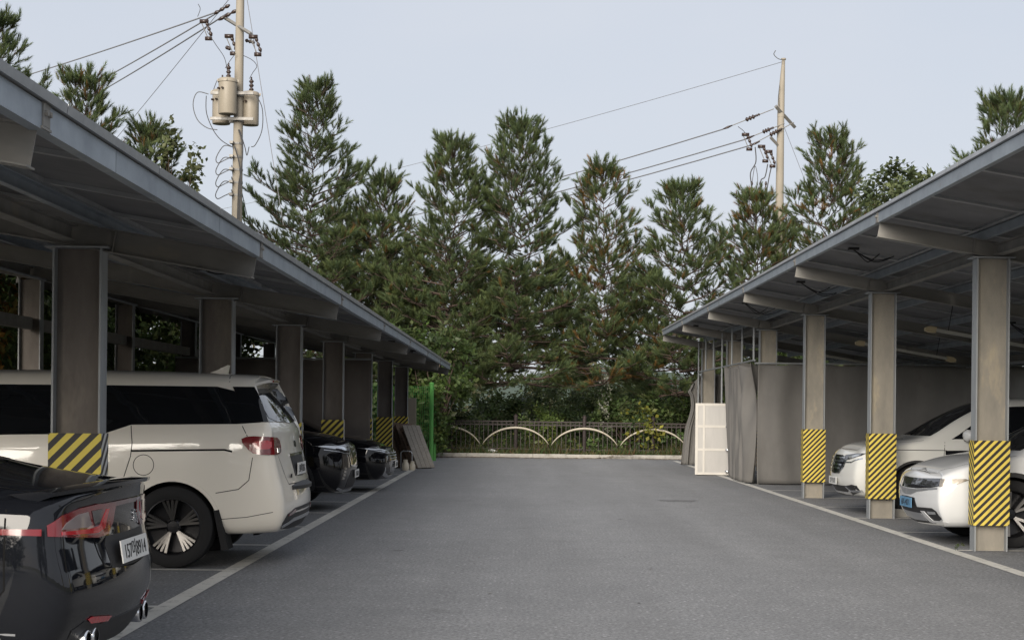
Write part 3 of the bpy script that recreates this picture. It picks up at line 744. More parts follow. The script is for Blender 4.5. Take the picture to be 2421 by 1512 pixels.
# ---------- grey-white SUV, nose towards the aisle
fp_ = [(0.24, 2.120), (0.32, 2.200), (0.42, 2.250), (0.52, 2.260), (0.70, 2.240), (0.84, 2.200), (0.92, 2.140), (0.98, 2.050)]
rp_ = [(0.3, -2.2), (0.5, -2.33), (0.9, -2.30), (1.1, -2.2)]
suv = Car('suv', 'white SUV with chrome grille parked nose out behind the second right column', 'car', (6.93, 22.98, 0), math.pi, M['white2'], [
    st(-2.28, 0.74, 0.3, 0.97, 0.6, 1.05, 1.10, rp_, 1.0), st(-2.15, 0.87, 0.28, 1.03, 0.64, 1.16, 1.22), st(-1.85, 0.91, 0.26, 1.08, 0.62, 1.40, 1.48), st(-1.3, 0.92, 0.25, 1.07, 0.62, 1.55, 1.64),
    st(-0.5, 0.922, 0.25, 1.05, 0.63, 1.585, 1.675), st(0.2, 0.922, 0.25, 1.04, 0.64, 1.56, 1.65), st(0.75, 0.922, 0.25, 1.03, 0.70, 1.37, 1.42),
    st(1.25, 0.922, 0.25, 1.015, 0.78, 1.09, 1.125), st(1.7, 0.915, 0.25, 0.97, 0.76, 1.02, 1.06), st(2.05, 0.895, 0.25, 0.91, 0.74, 0.96, 0.995), st(2.20, 0.81, 0.26, 0.85, 0.67, 0.895, 0.92, fp_, 1.0)],
    [(-1.30, 0.36, 0.92), (1.405, 0.36, 0.92)], 0.395, (0.05, 0.14))
# ---------- black SUV, nose towards the aisle
fp_ = [(0.22, 2.150), (0.32, 2.250), (0.5, 2.280), (0.75, 2.275), (0.88, 2.240), (0.95, 2.170), (1.0, 2.050)]
bsu = Car('suv', 'black SUV with chrome rimmed grille, nose out beside the cream minivan', 'car', (-4.72, 22.75, 0), 0.0, M['black'], [
    st(-2.28, 0.74, 0.3, 0.97, 0.6, 1.05, 1.10, rp_, 1.0), st(-2.15, 0.87, 0.28, 1.03, 0.64, 1.16, 1.22), st(-1.85, 0.92, 0.26, 1.08, 0.64, 1.42, 1.50), st(-1.3, 0.945, 0.25, 1.08, 0.64, 1.58, 1.67),
    st(-0.5, 0.945, 0.25, 1.07, 0.65, 1.60, 1.70), st(0.2, 0.945, 0.25, 1.06, 0.66, 1.57, 1.66), st(0.75, 0.945, 0.25, 1.05, 0.72, 1.40, 1.45),
    st(1.25, 0.945, 0.25, 1.03, 0.80, 1.13, 1.17), st(1.7, 0.935, 0.25, 1.0, 0.78, 1.05, 1.09), st(2.05, 0.92, 0.25, 0.95, 0.76, 1.0, 1.035), st(2.20, 0.84, 0.24, 0.89, 0.70, 0.93, 0.96, fp_, 1.0)],
    [(-1.35, 0.37, 0.94), (1.48, 0.37, 0.94)], 0.405, (0.05, 0.13))
# ---------- black sedan, nose towards the aisle
fp_ = [(0.18, 2.250), (0.26, 2.370), (0.4, 2.420), (0.6, 2.425), (0.7, 2.390), (0.78, 2.310)]
rp_ = [(0.25, -2.35), (0.5, -2.49), (0.9, -2.45), (1.0, -2.4)]
sed = Car('sedan', 'black sedan with jewel pattern grille, nose out next to the dark curtain', 'car', (-4.70, 27.9, 0), 0.0, M['black'], [
    st(-2.45, 0.74, 0.26, 0.93, 0.62, 1.0, 1.04, rp_, 1.0), st(-2.2, 0.90, 0.24, 0.96, 0.7, 1.03, 1.07), st(-1.6, 0.93, 0.22, 0.98, 0.64, 1.15, 1.21), st(-0.9, 0.935, 0.22, 0.97, 0.6, 1.34, 1.42),
    st(-0.2, 0.935, 0.22, 0.96, 0.6, 1.38, 1.47), st(0.45, 0.935, 0.22, 0.95, 0.61, 1.34, 1.42), st(1.1, 0.935, 0.22, 0.93, 0.7, 1.07, 1.13),
    st(1.5, 0.93, 0.22, 0.91, 0.76, 0.96, 0.99), st(1.95, 0.91, 0.22, 0.83, 0.73, 0.87, 0.905), st(2.22, 0.89, 0.2, 0.775, 0.70, 0.81, 0.84), st(2.38, 0.79, 0.2, 0.715, 0.62, 0.745, 0.77, fp_, 1.0)],
    [(-1.41, 0.34, 0.93), (1.48, 0.34, 0.93)], 0.38, (0.05, 0.13))

# ---------------- details: black fastback
fast.wheels((-1.42, 1.485), 0.925, 0.335, 0.245, 0.245, (5, (-0.22, 0.22), 0.3, 0.02, 0.03), M['rim_bright'])
fast.patch('rear_window', [(0, 1.365), (0.50, 1.33), (0.60, 1.14), (0.0, 1.13)], 180, M['glass'], 0.003)
fast.patch('windscreen', [(0, 1.35), (0.50, 1.31), (0.64, 1.03), (0, 1.02)], 0, M['glass'], 0.003)
fast.patch('side_window', [(-1.55, 1.025), (-0.9, 1.245), (-0.1, 1.30), (0.55, 1.27), (1.15, 1.01), (0.4, 0.99), (-1.0, 1.005)], 90, M['glass'], 0.003)
lam = fast.patch('tail_lamp', [(0.80, 0.836), (0.80, 0.884), (0.88, 0.925), (1.02, 0.950), (1.18, 0.960), (1.34, 0.953), (1.38, 0.943), (1.35, 0.86), (1.29, 0.808), (1.18, 0.800)], 140, M['red'], 0.008, step=0.035)
for i, o in enumerate(lam):
    ph = 140 if i == 0 else -140; sg = 1 if i == 0 else -1
    fast.patch('lamp_chamber', [(sg*a, b) for a, b in [(0.87, 0.862), (0.905, 0.890), (1.0, 0.922), (1.085, 0.930), (1.12, 0.868), (1.09, 0.856)]], ph, M['pink'], 0.011, o, 0.04, mirror=False)
    fast.patch('lamp_chamber', [(sg*a, b) for a, b in [(1.12, 0.930), (1.225, 0.934), (1.20, 0.866), (1.15, 0.858)]], ph, M['lamp_dark'], 0.011, o, 0.04, mirror=False)
    fast.patch('lamp_glow_bar', [(sg*a, b) for a, b in [(0.87, 0.852), (1.10, 0.848), (1.20, 0.855), (1.27, 0.93), (1.30, 0.93), (1.255, 0.840), (1.18, 0.822), (0.87, 0.836)]], ph, M['red_hot'], 0.0105, o, 0.04, mirror=False)
fast.patch('side_marker_strip', [(-2.235, 0.838), (-2.235, 0.868), (-1.72, 0.872), (-1.72, 0.856)], 90, M['red'], 0.004)
fast.patch('lamp_bridge', [(0, 0.962), (0.42, 0.958), (0.42, 0.932), (0, 0.940)], 180, M['red_dark'], 0.006)
sp = MB(); V = []; n = 24
for i in range(n+1):
    y = -0.80 + 1.6*i/n; q = (abs(y)/0.80)**2.4; x = -2.455 + 0.19*q; z = 1.054 - 0.03*q
    V += [(x+0.20, y, z-0.006), (x+0.06, y, z+0.008), (x-0.005, y, z+0.004), (x, y, z-0.014), (x+0.09, y, z-0.045)]
F = [(i*5+k, i*5+(k+1) % 5, i*5+5+(k+1) % 5, i*5+5+k) for i in range(n) for k in range(5)] + [(0, 1, 2, 3, 4), tuple(n*5+k for k in range(4, -1, -1))]
sp.add(V, F); sp.build('spoiler', M['graphite'], fast.root, angle=40)
fast.patch('plate_recess', [(0, 0.80), (0.34, 0.80), (0.37, 0.76), (0.33, 0.645), (0, 0.64)], 180, M['trim'], 0.002)
fast.plateat(0, 0.715, 180, '157머8914', M['plate'], tilt=-0.16, off=0.02, ts=0.098)
tm_ = text_mesh('Stinger', 0.085, M['silver_text'], 0.003, shear=0.3)
p_, n_ = fast.hit(0.24, 0.86, 180); link('lettering', tm_, fast.body, p_ + Vector((-0.004, 0, -0.02)), (R(90), 0, R(-90) + math.atan2(n_.y, -n_.x)*-1))
fast.seam('boot_seam', [(0.50, 0.84), (0.46, 0.72), (0.42, 0.655), (0, 0.635)], 180, 0.009)
fast.seam('bumper_seam', [(-2.08, 0.955), (-2.085, 0.60), (-2.0, 0.50), (-1.85, 0.44)], 90, 0.008)
fast.seam('boot_seam', [(-2.33, 0.80), (-2.18, 0.725), (-1.9, 0.68)], 'top', 0.007)
fast.patch('diffuser', [(0, 0.40), (0.42, 0.395), (0.62, 0.43), (0.72, 0.40), (0.70, 0.29), (0, 0.275)], 180, M['trim'], 0.004)
fast.patch('reflector', [(0.32, 0.420), (0.56, 0.445), (0.60, 0.435), (0.56, 0.415), (0.34, 0.398)], 180, M['red_hot'], 0.009)
for sg in (1, -1):
    for y in (0.44, 0.57):
        e = MB(); e.lathe([(0.040, 0.0), (0.047, 0.0), (0.050, 0.01), (0.047, 0.12), (0.040, 0.12), (0.038, 0.01)], 20, Matrix.Translation((-2.375 + 0.02*(y-0.44), sg*y, 0.335)) @ Matrix.Rotation(R(90), 4, 'Y')); e.build('exhaust_tip', M['chrome'], fast.root, smooth=True)
fast.seam('vent_trim', [(-2.13, 0.40), (-2.05, 0.405), (-2.08, 0.34)], 90, 0.01, M['satin'])
mirror_cap(fast, (0.75, 0.99, 1.0), (0.11, 0.14, 0.22), M['graphite'])

# ---------------- details: cream minivan
van.wheels((-1.50, 1.56), 0.985, 0.362, 0.24, 0.262, (5, (-0.26, -0.09, 0.09, 0.26), 0.55, 0.010, 0.011), M['rim_van'])
van.patch('side_window', [(-2.26, 1.288), (-2.05, 1.272), (-1.12, 1.256), (-0.89, 1.176), (0.3, 1.15), (1.42, 1.11), (0.90, 1.545), (0.5, 1.60), (-0.8, 1.603), (-1.85, 1.60), (-2.0, 1.565), (-2.12, 1.45)], 90, M['glass'], 0.004, step=0.03)
van.patch('corner_glass', [(0.66, 1.289), (1.02, 1.292), (1.06, 1.45), (1.04, 1.60), (0.68, 1.60), (0.66, 1.45)], 140, M['glass'], 0.006, step=0.022)
van.patch('rear_window', [(0, 1.595), (0.60, 1.58), (0.66, 1.46), (0.745, 1.325), (0.55, 1.29), (0, 1.275)], 180, M['glass'], 0.009, step=0.03)
van.patch('windscreen', [(0, 1.66), (0.66, 1.60), (0.76, 1.2), (0, 1.17)], 0, M['glass'], 0.004)
sp = MB(); V = []; n = 24
for i in range(n+1):
    y = -0.74 + 1.48*i/n; q = (abs(y)/0.74)**3; x = -2.25 + 0.15*q; z = 1.680 - 0.075*q; xr = -1.87 ; zr = 1.733 - 0.09*q
    V += [(xr, y, zr), (lerp(xr, x, 0.6), y, lerp(zr, z, 0.6)+0.012), (x, y, z), (x+0.015, y, z-0.028), (lerp(xr, x, 0.55), y, z-0.04), (xr, y, zr-0.06)]
F = [(i*6+k, i*6+(k+1) % 6, i*6+6+(k+1) % 6, i*6+6+k) for i in range(n) for k in range(6)] + [(0, 1, 2, 3, 4, 5), tuple(n*6+k for k in range(5, -1, -1))]
sp.add(V, F); spo = sp.build('spoiler', M['cream'], van.root, angle=35)
b_ = MB(); b_.box((-2.257, -0.16, 1.654), (-2.243, 0.16, 1.674)); b_.build('brake_lamp', M['red'], spo)
sp = MB(); sp.prism([(-1.60, 1.73), (-1.70, 1.765), (-1.80, 1.815), (-1.815, 1.812), (-1.80, 1.725)], -0.022, 0.022, 'y'); sp.build('antenna_fin', M['cream'], van.root)
lam = van.patch('tail_lamp', [(0.605, 1.135), (0.66, 1.168), (0.80, 1.160), (0.99, 1.148), (1.015, 1.06), (0.985, 1.008), (0.72, 1.000), (0.665, 1.02)], 140, M['red'], 0.012, step=0.04, rnd=1)
for i, o in enumerate(lam):
    ph = 140 if i == 0 else -140; sg = 1 if i == 0 else -1
    van.patch('lamp_chamber', [(sg*a, b) for a, b in [(0.67, 1.115), (0.80, 1.135), (0.80, 1.055), (0.70, 1.050)]], ph, M['red_hot'], 0.015, o, 0.04, mirror=False, rnd=1)
    van.patch('reverse_lens', [(sg*a, b) for a, b in [(0.90, 1.058), (0.985, 1.062), (0.965, 1.02), (0.90, 1.018)]], ph, M['lens'], 0.015, o, 0.04, mirror=False)
    van.patch('lamp_chamber', [(sg*a, b) for a, b in [(0.82, 1.14), (0.97, 1.130), (0.985, 1.075), (0.82, 1.07)]], ph, M['red_dark'], 0.0145, o, 0.04, mirror=False)
van.seam('slide_rail', [(-1.13, 1.028), (-1.95, 1.045), (-2.02, 1.03)], 90, 0.017)
van.seam('fuel_door_seam', [(-1.245 + 0.09*math.cos(q), 0.905 + 0.09*math.sin(q)) for q in np.linspace(0, 2*math.pi, 26)], 90, 0.006, mirror=False)
van.seam('door_seam', [(-1.12, 1.25), (-1.14, 1.10), (-1.13, 0.98), (-1.05, 0.72)], 90, 0.007)
van.seam('door_seam', [(0.05, 1.14), (0.05, 0.33)], 90, 0.007)
van.seam('bumper_seam', [(-1.88, 0.665), (-2.08, 0.70), (-2.17, 0.78), (-2.20, 0.98)], 90, 0.007)
van.seam('bumper_seam', [(-1.93, 0.435), (-2.15, 0.455), (-2.38, 0.50)], 90, 0.006)
van.seam('tailgate_seam', [(-2.10, 1.255), (-2.15, 1.165)], 90, 0.007)
van.seam('roof_seam', [(-1.93, 0.0), (-1.93, 0.6), (-1.95, 0.74)], 'top', 0.007)
van.seam('tailgate_seam', [(0.80, 0.99), (0.72, 0.80), (0.66, 0.735), (0, 0.735)], 180, 0.008)
van.patch('plate_recess', [(0, 0.985), (0.36, 0.98), (0.33, 0.80), (0, 0.79)], 180, M['trim'], 0.006, step=0.03)
van.patch('tailgate_trim', [(0, 1.005), (0.40, 1.0), (0.40, 0.975), (0, 0.98)], 180, M['chrome'], 0.008)
van.plateat(0, 0.86, 180, '50머7036', M['plate'], off=0.016, ts=0.098)
sp = MB(); V = []; n = 14
for i in range(n+1):
    y = -0.56 + 1.12*i/n; k = 0.085*(abs(y)/0.6)**2; V += [(-2.578+k, y, 0.712), (-2.50+k, y, 0.748), (-2.50+k, y, 0.70), (-2.578+k, y, 0.68)]
sp.add(V, [(i*4+j, i*4+(j+1) % 4, i*4+4+(j+1) % 4, i*4+4+j) for i in range(n) for j in range(4)] + [(0, 1, 2, 3), (n*4+3, n*4+2, n*4+1, n*4)]); sp.build('step_pad', M['trim'], van.root)
van.patch('lower_bumper', [(0, 0.52), (0.5, 0.515), (0.78, 0.475), (0.86, 0.40), (0.80, 0.345), (0.5, 0.325), (0, 0.325)], 180, M['trim'], 0.004)
van.patch('skid_trim', [(0, 0.43), (0.5, 0.425), (0.76, 0.385), (0.84, 0.37), (0.80, 0.352), (0.5, 0.395), (0, 0.40)], 180, M['satin'], 0.010)
van.patch('reflector', [(0.50, 0.508), (0.74, 0.475), (0.73, 0.452), (0.50, 0.478)], 180, M['red_dark'], 0.009)
van.patch('emblem', [(0.06*math.cos(q), 1.085 + 0.032*math.sin(q)) for q in np.linspace(0, 2*math.pi, 18, endpoint=False)], 180, M['gloss_black'], 0.006, mirror=False)
tm_ = text_mesh('GDI', 0.05, M['ink'], 0.003); p_, n_ = van.hit(-0.55, 0.79, 180); link('lettering', tm_, van.body, p_ + Vector((-0.01, 0, 0)), (R(90), 0, R(-90)))
van.arch_lip((-1.50, 1.56), 0.405, 0.362, 0.028, off=0.006, z0=0.31)
for sg in (1, -1):
    mf = MB(); mf.prism([(-1.86, 0.52), (-1.91, 0.52), (-1.995, 0.17), (-1.935, 0.16)], min(sg*0.72, sg*0.975), max(sg*0.72, sg*0.975), 'y'); mf.build('mud_flap', M['tyre'], van.root)
    dh = MB(); dh.tube([(-0.72, sg*0.985, 0.985), (-0.66, sg*1.022, 0.99), (-0.50, sg*1.022, 0.992), (-0.45, sg*0.985, 0.99)], 0.014, 6); dh.build('door_handle', M['cream'], van.root, smooth=True)
mirror_cap(van, (1.15, 1.09, 1.2), (0.13, 0.20, 0.24), M['cream'])

# ---------------- details: white electric hatchback
ev.wheels((-1.53, 1.47), 0.94, 0.365, 0.24, 0.265, (5, (-0.34, 0.10), 0.2, 0.012, 0.018), M['rim_bright'])
ev.patch('lamp_band', [(-0.806, 0.716), (-0.40, 0.720), (0.05, 0.736), (0.07, 0.655), (-0.10, 0.630), (-0.45, 0.606), (-0.806, 0.602)], 20, M['lamp_dark'], 0.004, step=0.03)
ev.patch('headlamp', [(-0.965, 0.728), (-0.74, 0.737), (-0.712, 0.724), (-0.85, 0.658), (-0.965, 0.645)], 45, M['lamp_beige'], 0.007, step=0.03)
ev.patch('nose_trim', [(-0.806, 0.592), (-0.45, 0.598), (0.02, 0.636), (0.03, 0.620), (-0.45, 0.574), (-0.66, 0.530), (-0.806, 0.527)], 20, M['satin'], 0.005, step=0.03)
ev.patch('plate_backing', [(0, 0.505), (0.29, 0.50), (0.33, 0.40), (0.72, 0.41), (0.80, 0.385), (0.84, 0.30), (0.6, 0.235), (0, 0.215)], 0, M['trim'], 0.003)
ev.patch('lower_grille', [(0, 0.335), (0.40, 0.335), (0.44, 0.255), (0, 0.245)], 0, M['satin'], 0.006)
ev.patch('bumper_blade', [(0.42, 0.365), (0.52, 0.365), (0.62, 0.270), (0.86, 0.282), (0.86, 0.266), (0.58, 0.245), (0.50, 0.255)], 0, M['white'], 0.012)
ev.patch('fog_lens', [(0.58, 0.368), (0.76, 0.372), (0.76, 0.345), (0.60, 0.338)], 0, M['lens'], 0.008)
ev.plateat(0, 0.44, 0, '12하 3456'.replace('12하 3456', '68나4071'), M['plate_blue'], off=0.016, ts=0.098)
ev.patch('emblem', [(2.20 + 0.045*math.cos(q), 0.085*math.sin(q)) for q in np.linspace(0, 2*math.pi, 20, endpoint=False)], 'top', M['satin'], 0.004, mirror=False)
ev.patch('emblem_centre', [(2.20 + 0.030*math.cos(q), 0.065*math.sin(q)) for q in np.linspace(0, 2*math.pi, 20, endpoint=False)], 'top', M['white'], 0.006, mirror=False)
ev.seam('bonnet_seam', [(2.255, 0.0), (2.235, 0.5), (2.05, 0.76), (1.4, 0.845)], 'top', 0.007)
ev.seam('bonnet_crease', [(2.20, 0.45), (1.6, 0.50)], 'top', 0.006, M['white'], 0.004)
ev.patch('windscreen', [(0, 1.50), (0.50, 1.47), (0.66, 1.16), (0.73, 1.04), (0, 1.035)], 0, M['glass'], 0.004)
ev.patch('side_window', [(1.10, 1.035), (0.35, 1.455), (-0.5, 1.485), (-1.3, 1.44), (-1.75, 1.13), (-1.2, 1.075), (0, 1.05)], 90, M['glass'], 0.004)
ev.seam('door_seam', [(0.85, 1.0), (0.88, 0.7), (0.80, 0.3)], 90, 0.007)
ev.arch_lip((-1.53, 1.47), 0.40, 0.365, 0.045, M['trim'], 0.006, z0=0.25)
ev.patch('sill_trim', [(-1.05, 0.34), (1.0, 0.34), (1.0, 0.235), (-1.05, 0.235)], 90, M['trim'], 0.006)
mirror_cap(ev, (0.80, 1.03, 1.08), (0.12, 0.15, 0.22), M['white'])

# ---------------- details: grey-white SUV
suv.wheels((-1.30, 1.405), 0.915, 0.36, 0.23, 0.255, (5, (-0.2, 0.2), 0.1, 0.014, 0.02), M['rim_bright'])
gr = suv.patch('grille', [(0, 0.835), (0.30, 0.832), (0.47, 0.80), (0.42, 0.68), (0.29, 0.59), (0, 0.582)], 0, M['gloss_black'], 0.003)[0]
for z, w_ in ((0.795, 0.44), (0.745, 0.42), (0.695, 0.38), (0.645, 0.32)):
    suv.patch('grille_bar', [(0, z+0.010), (w_, z+0.010), (w_-0.01, z-0.008), (0, z-0.008)], 0, M['chrome'], 0.012, gr)
suv.patch('grille_surround', [(0.30, 0.595), (0.44, 0.68), (0.49, 0.79), (0.52, 0.79), (0.47, 0.67), (0.32, 0.575), (0, 0.566), (0, 0.582)], 0, M['chrome'], 0.008)
suv.patch('emblem', [(0, 0.83), (0.05, 0.77), (0, 0.70), (-0.05, 0.77)], 0, M['chrome'], 0.02, mirror=False)
suv.patch('headlamp', [(-0.66, 0.785), (-0.60, 0.835), (-0.30, 0.865), (-0.12, 0.872), (-0.18, 0.835), (-0.40, 0.785), (-0.52, 0.765)], 25, M['lamp_dark'], 0.006)
suv.patch('lamp_lens', [(-0.50, 0.815), (-0.28, 0.850), (-0.18, 0.855), (-0.24, 0.825), (-0.42, 0.79)], 25, M['lens'], 0.009)
suv.seam('lamp_underline', [(-0.60, 0.762), (-0.50, 0.735), (-0.36, 0.74), (-0.30, 0.762), (-0.15, 0.80)], 25, 0.016, M['chrome'], 0.006)
suv.patch('lower_grille', [(0, 0.40), (0.50, 0.405), (0.70, 0.43), (0.80, 0.42), (0.80, 0.33), (0.5, 0.27), (0, 0.265)], 0, M['trim'], 0.004)
suv.patch('fog_trim', [(0.46, 0.395), (0.52, 0.395), (0.60, 0.352), (0.82, 0.362), (0.82, 0.335), (0.57, 0.325)], 0, M['chrome'], 0.010)
suv.patch('skid_trim', [(0, 0.315), (0.46, 0.315), (0.56, 0.35), (0.58, 0.34), (0.50, 0.292), (0, 0.292)], 0, M['satin'], 0.010)
suv.plateat(0, 0.465, 0, '32부5107', M['plate'], off=0.014, ts=0.098)
suv.patch('windscreen', [(0, 1.60), (0.55, 1.56), (0.66, 1.33), (0.75, 1.12), (0, 1.12)], 0, M['glass'], 0.004)
suv.patch('side_window', [(0.92, 1.08), (0.82, 1.14), (0.25, 1.53), (-0.6, 1.565), (-1.4, 1.52), (-1.75, 1.18), (-1.2, 1.115)], 90, M['glass'], 0.004)
suv.seam('bonnet_seam', [(2.20, 0.0), (2.16, 0.5), (1.9, 0.72), (1.3, 0.82)], 'top', 0.007)
suv.seam('wing_crease', [(1.98, 0.90), (1.75, 0.925), (1.0, 0.925)], 90, 0.009)
suv.patch('side_vent', [(1.02, 0.922), (0.66, 0.928), (0.63, 0.90), (0.66, 0.868), (1.02, 0.862)], 90, M['gloss_black'], 0.006)
suv.patch('vent_edge', [(0.655, 0.928), (0.625, 0.90), (0.66, 0.868), (0.69, 0.868), (0.655, 0.90), (0.685, 0.928)], 90, M['satin'], 0.009)
suv.seam('door_seam', [(1.02, 1.04), (1.04, 0.85), (0.98, 0.35)], 90, 0.007)
suv.arch_lip((-1.30, 1.405), 0.395, 0.36, 0.03, M['trim'], 0.006, z0=0.29)
mirror_cap(suv, (0.74, 1.03, 1.135), (0.14, 0.17, 0.24), M['white'])

# ---------------- details: black SUV
bsu.wheels((-1.35, 1.48), 0.935, 0.365, 0.24, 0.255, (5, (-0.2, 0.2), 0.1, 0.014, 0.02), M['rim_bright'])
gr = bsu.patch('grille', [(0, 0.875), (0.42, 0.865), (0.47, 0.79), (0.40, 0.63), (0, 0.605)], 0, M['lamp_dark'], 0.003)[0]
bsu.seam('grille_surround', [(0, 0.882), (0.42, 0.872), (0.48, 0.79), (0.41, 0.625), (0, 0.598)], 0, 0.022, M['chrome'], 0.008)
bsu.patch('headlamp', [(-0.70, 0.815), (-0.66, 0.862), (-0.36, 0.890), (-0.08, 0.905), (0.02, 0.90), (-0.14, 0.865), (-0.40, 0.825)], 25, M['lens'], 0.006)
bsu.patch('lamp_chamber', [(-0.62, 0.825), (-0.40, 0.838), (-0.18, 0.868), (-0.16, 0.855), (-0.38, 0.818)], 25, M['lamp_dark'], 0.009)
bsu.seam('lamp_underline', [(-0.62, 0.79), (-0.35, 0.80), (-0.05, 0.85)], 25, 0.010, M['satin'], 0.004)
for k in range(4):
    z = 0.60 - 0.045*k; bsu.patch('fog_lens', [(-0.42+0.02*k, z), (-0.34+0.02*k, z+0.01), (-0.34+0.02*k, z-0.022), (-0.42+0.02*k, z-0.03)], 25, M['lamp_beige'], 0.006)
bsu.patch('lower_lip', [(0, 0.285), (0.55, 0.29), (0.78, 0.33), (0.79, 0.31), (0.57, 0.262), (0, 0.255)], 0, M['satin'], 0.010)
bsu.patch('lower_grille', [(0, 0.55), (0.40, 0.55), (0.52, 0.40), (0.50, 0.31), (0, 0.305)], 0, M['trim'], 0.004)
bsu.plateat(0, 0.50, 0, '21다6385', M['plate'], off=0.014, ts=0.098)
bsu.patch('windscreen', [(0, 1.62), (0.57, 1.58), (0.68, 1.36), (0.77, 1.15), (0, 1.16)], 0, M['glass'], 0.004)
bsu.patch('side_window', [(0.92, 1.11), (0.25, 1.54), (-0.6, 1.58), (-1.4, 1.54), (-1.75, 1.2), (-1.2, 1.14)], 90, M['glass'], 0.004)
bsu.seam('bonnet_seam', [(2.18, 0.0), (2.14, 0.5), (1.9, 0.74), (1.3, 0.84)], 'top', 0.007)
bsu.arch_lip((-1.35, 1.48), 0.405, 0.365, 0.04, M['trim'], 0.006, z0=0.29)
mirror_cap(bsu, (0.74, 1.06, 1.16), (0.14, 0.17, 0.24), M['black'])

# ---------------- details: black sedan
sed.wheels((-1.41, 1.48), 0.925, 0.34, 0.23, 0.24, (5, (-0.2, 0.2), 0.1, 0.014, 0.02), M['rim_bright'])
gr = sed.patch('grille', [(0, 0.690), (0.42, 0.685), (0.62, 0.655), (0.60, 0.50), (0.42, 0.34), (0, 0.335)], 0, M['lamp_dark'], 0.003)[0]
dm = MB()
for i in range(-9, 10):
    for j in range(7):
        y = i*0.062 + (0.031 if j % 2 else 0); z = 0.66 - j*0.045
        if abs(y) > 0.60 - 0.03*j: continue
        p_, n_ = sed.hit(y, z, 0); a = Vector((0, 1, 0)); a = (a - n_*a.dot(n_)).normalized(); b = n_.cross(a)
        p_ = p_ + n_*0.009; dm.add([p_ - a*0.016, p_ - b*0.010, p_ + a*0.016, p_ + b*0.010, p_ + n_*0.006], [(0, 1, 4), (1, 2, 4), (2, 3, 4), (3, 0, 4)])
tag(dm.build('grille_jewels', M['satin'], gr), kind='stuff')
sed.patch('headlamp', [(-0.66, 0.665), (-0.55, 0.700), (-0.28, 0.735), (-0.02, 0.752), (-0.20, 0.705), (-0.48, 0.650)], 25, M['lens'], 0.006)
sed.patch('lamp_chamber', [(-0.52, 0.690), (-0.28, 0.722), (-0.12, 0.728), (-0.26, 0.705), (-0.48, 0.672)], 25, M['lamp_dark'], 0.009)
sed.patch('bumper_blade', [(0, 0.285), (0.42, 0.285), (0.66, 0.335), (0.74, 0.43), (0.76, 0.43), (0.72, 0.29), (0.44, 0.245), (0, 0.245)], 0, M['chrome'], 0.010)
sed.plateat(0, 0.46, 0, '63노2904', M['plate'], off=0.014, ts=0.098)
sed.patch('windscreen', [(0, 1.40), (0.52, 1.36), (0.66, 1.05), (0, 1.03)], 0, M['glass'], 0.004)
sed.patch('side_window', [(1.2, 0.985), (0.45, 1.32), (-0.2, 1.36), (-0.9, 1.32), (-1.55, 1.08), (-0.8, 1.01)], 90, M['glass'], 0.004)
sed.seam('bonnet_seam', [(2.32, 0.0), (2.28, 0.5), (2.0, 0.74), (1.5, 0.82)], 'top', 0.007)
sed.arch_lip((-1.41, 1.48), 0.38, 0.34, 0.02, None, 0.005, z0=0.26)
mirror_cap(sed, (0.85, 1.04, 1.02), (0.12, 0.15, 0.22), M['black'])
# ------------------------------------------------------------------ verge, kerb
YK = 47.6
kb = MB(); kb.prism([(0, -0.05), (0.17, -0.05), (0.17, 0.13), (0.02, 0.13), (0, 0.11)], 0.004, 0.986, 'x'); kbm = kb.mesh('kerb_stone', M['concrete'])
kerb = empty('kerb', (1.5, YK, 0)); tag(kerb, 'pale concrete kerb between asphalt and planting bed below the picket fence', 'kerb')
for i in range(11):
    o = link('kerb_stone', kbm, kerb, (-2.55 + i*0.99 - 1.5, random.uniform(-0.012, 0.012), random.uniform(-0.012, 0.006) - 0.006*i*0.3)); o.rotation_euler = (random.uniform(-0.02, 0.02), 0, random.uniform(-0.012, 0.012))
def bed_h(x, y): return 0.09 + 0.05*math.sin(x*1.3)*math.sin(y*0.9) + 0.02*(y-48)
V = []; F = []; nx_, ny_ = 60, 24
for i in range(nx_+1):
    for j in range(ny_+1):
        x = -16 + 34*i/nx_; y = YK + 0.15 + 14*j/ny_; V.append((x, y, bed_h(x, y) if -3 < x < 9 or j > 0 else 0))
F = [(i*(ny_+1)+j, (i+1)*(ny_+1)+j, (i+1)*(ny_+1)+j+1, i*(ny_+1)+j+1) for i in range(nx_) for j in range(ny_)]
me = bpy.data.meshes.new('planting_bed'); me.from_pydata(V, [], F); me.materials.append(M['soil']); tag(link('planting_bed', me), kind='structure')
# wooded bank beside the left carport
V = []; F = []; nx_, ny_ = 14, 40
for i in range(nx_+1):
    for j in range(ny_+1):
        x = -8.2 - 22*i/nx_; y = -30 + 90*j/ny_
        V.append((x, y, -0.025 + 1.1*min(1, max(0, (-8.6-x)/6)) + 0.2*math.sin(x*0.9+y*0.5)*min(1, max(0, (-8.6-x)/4))))
F = [(i*(ny_+1)+j, i*(ny_+1)+j+1, (i+1)*(ny_+1)+j+1, (i+1)*(ny_+1)+j) for i in range(nx_) for j in range(ny_)]
me = bpy.data.meshes.new('bank_terrain'); me.from_pydata(V, [], F); me.materials.append(M['soil']); tag(link('bank_terrain', me), kind='structure')
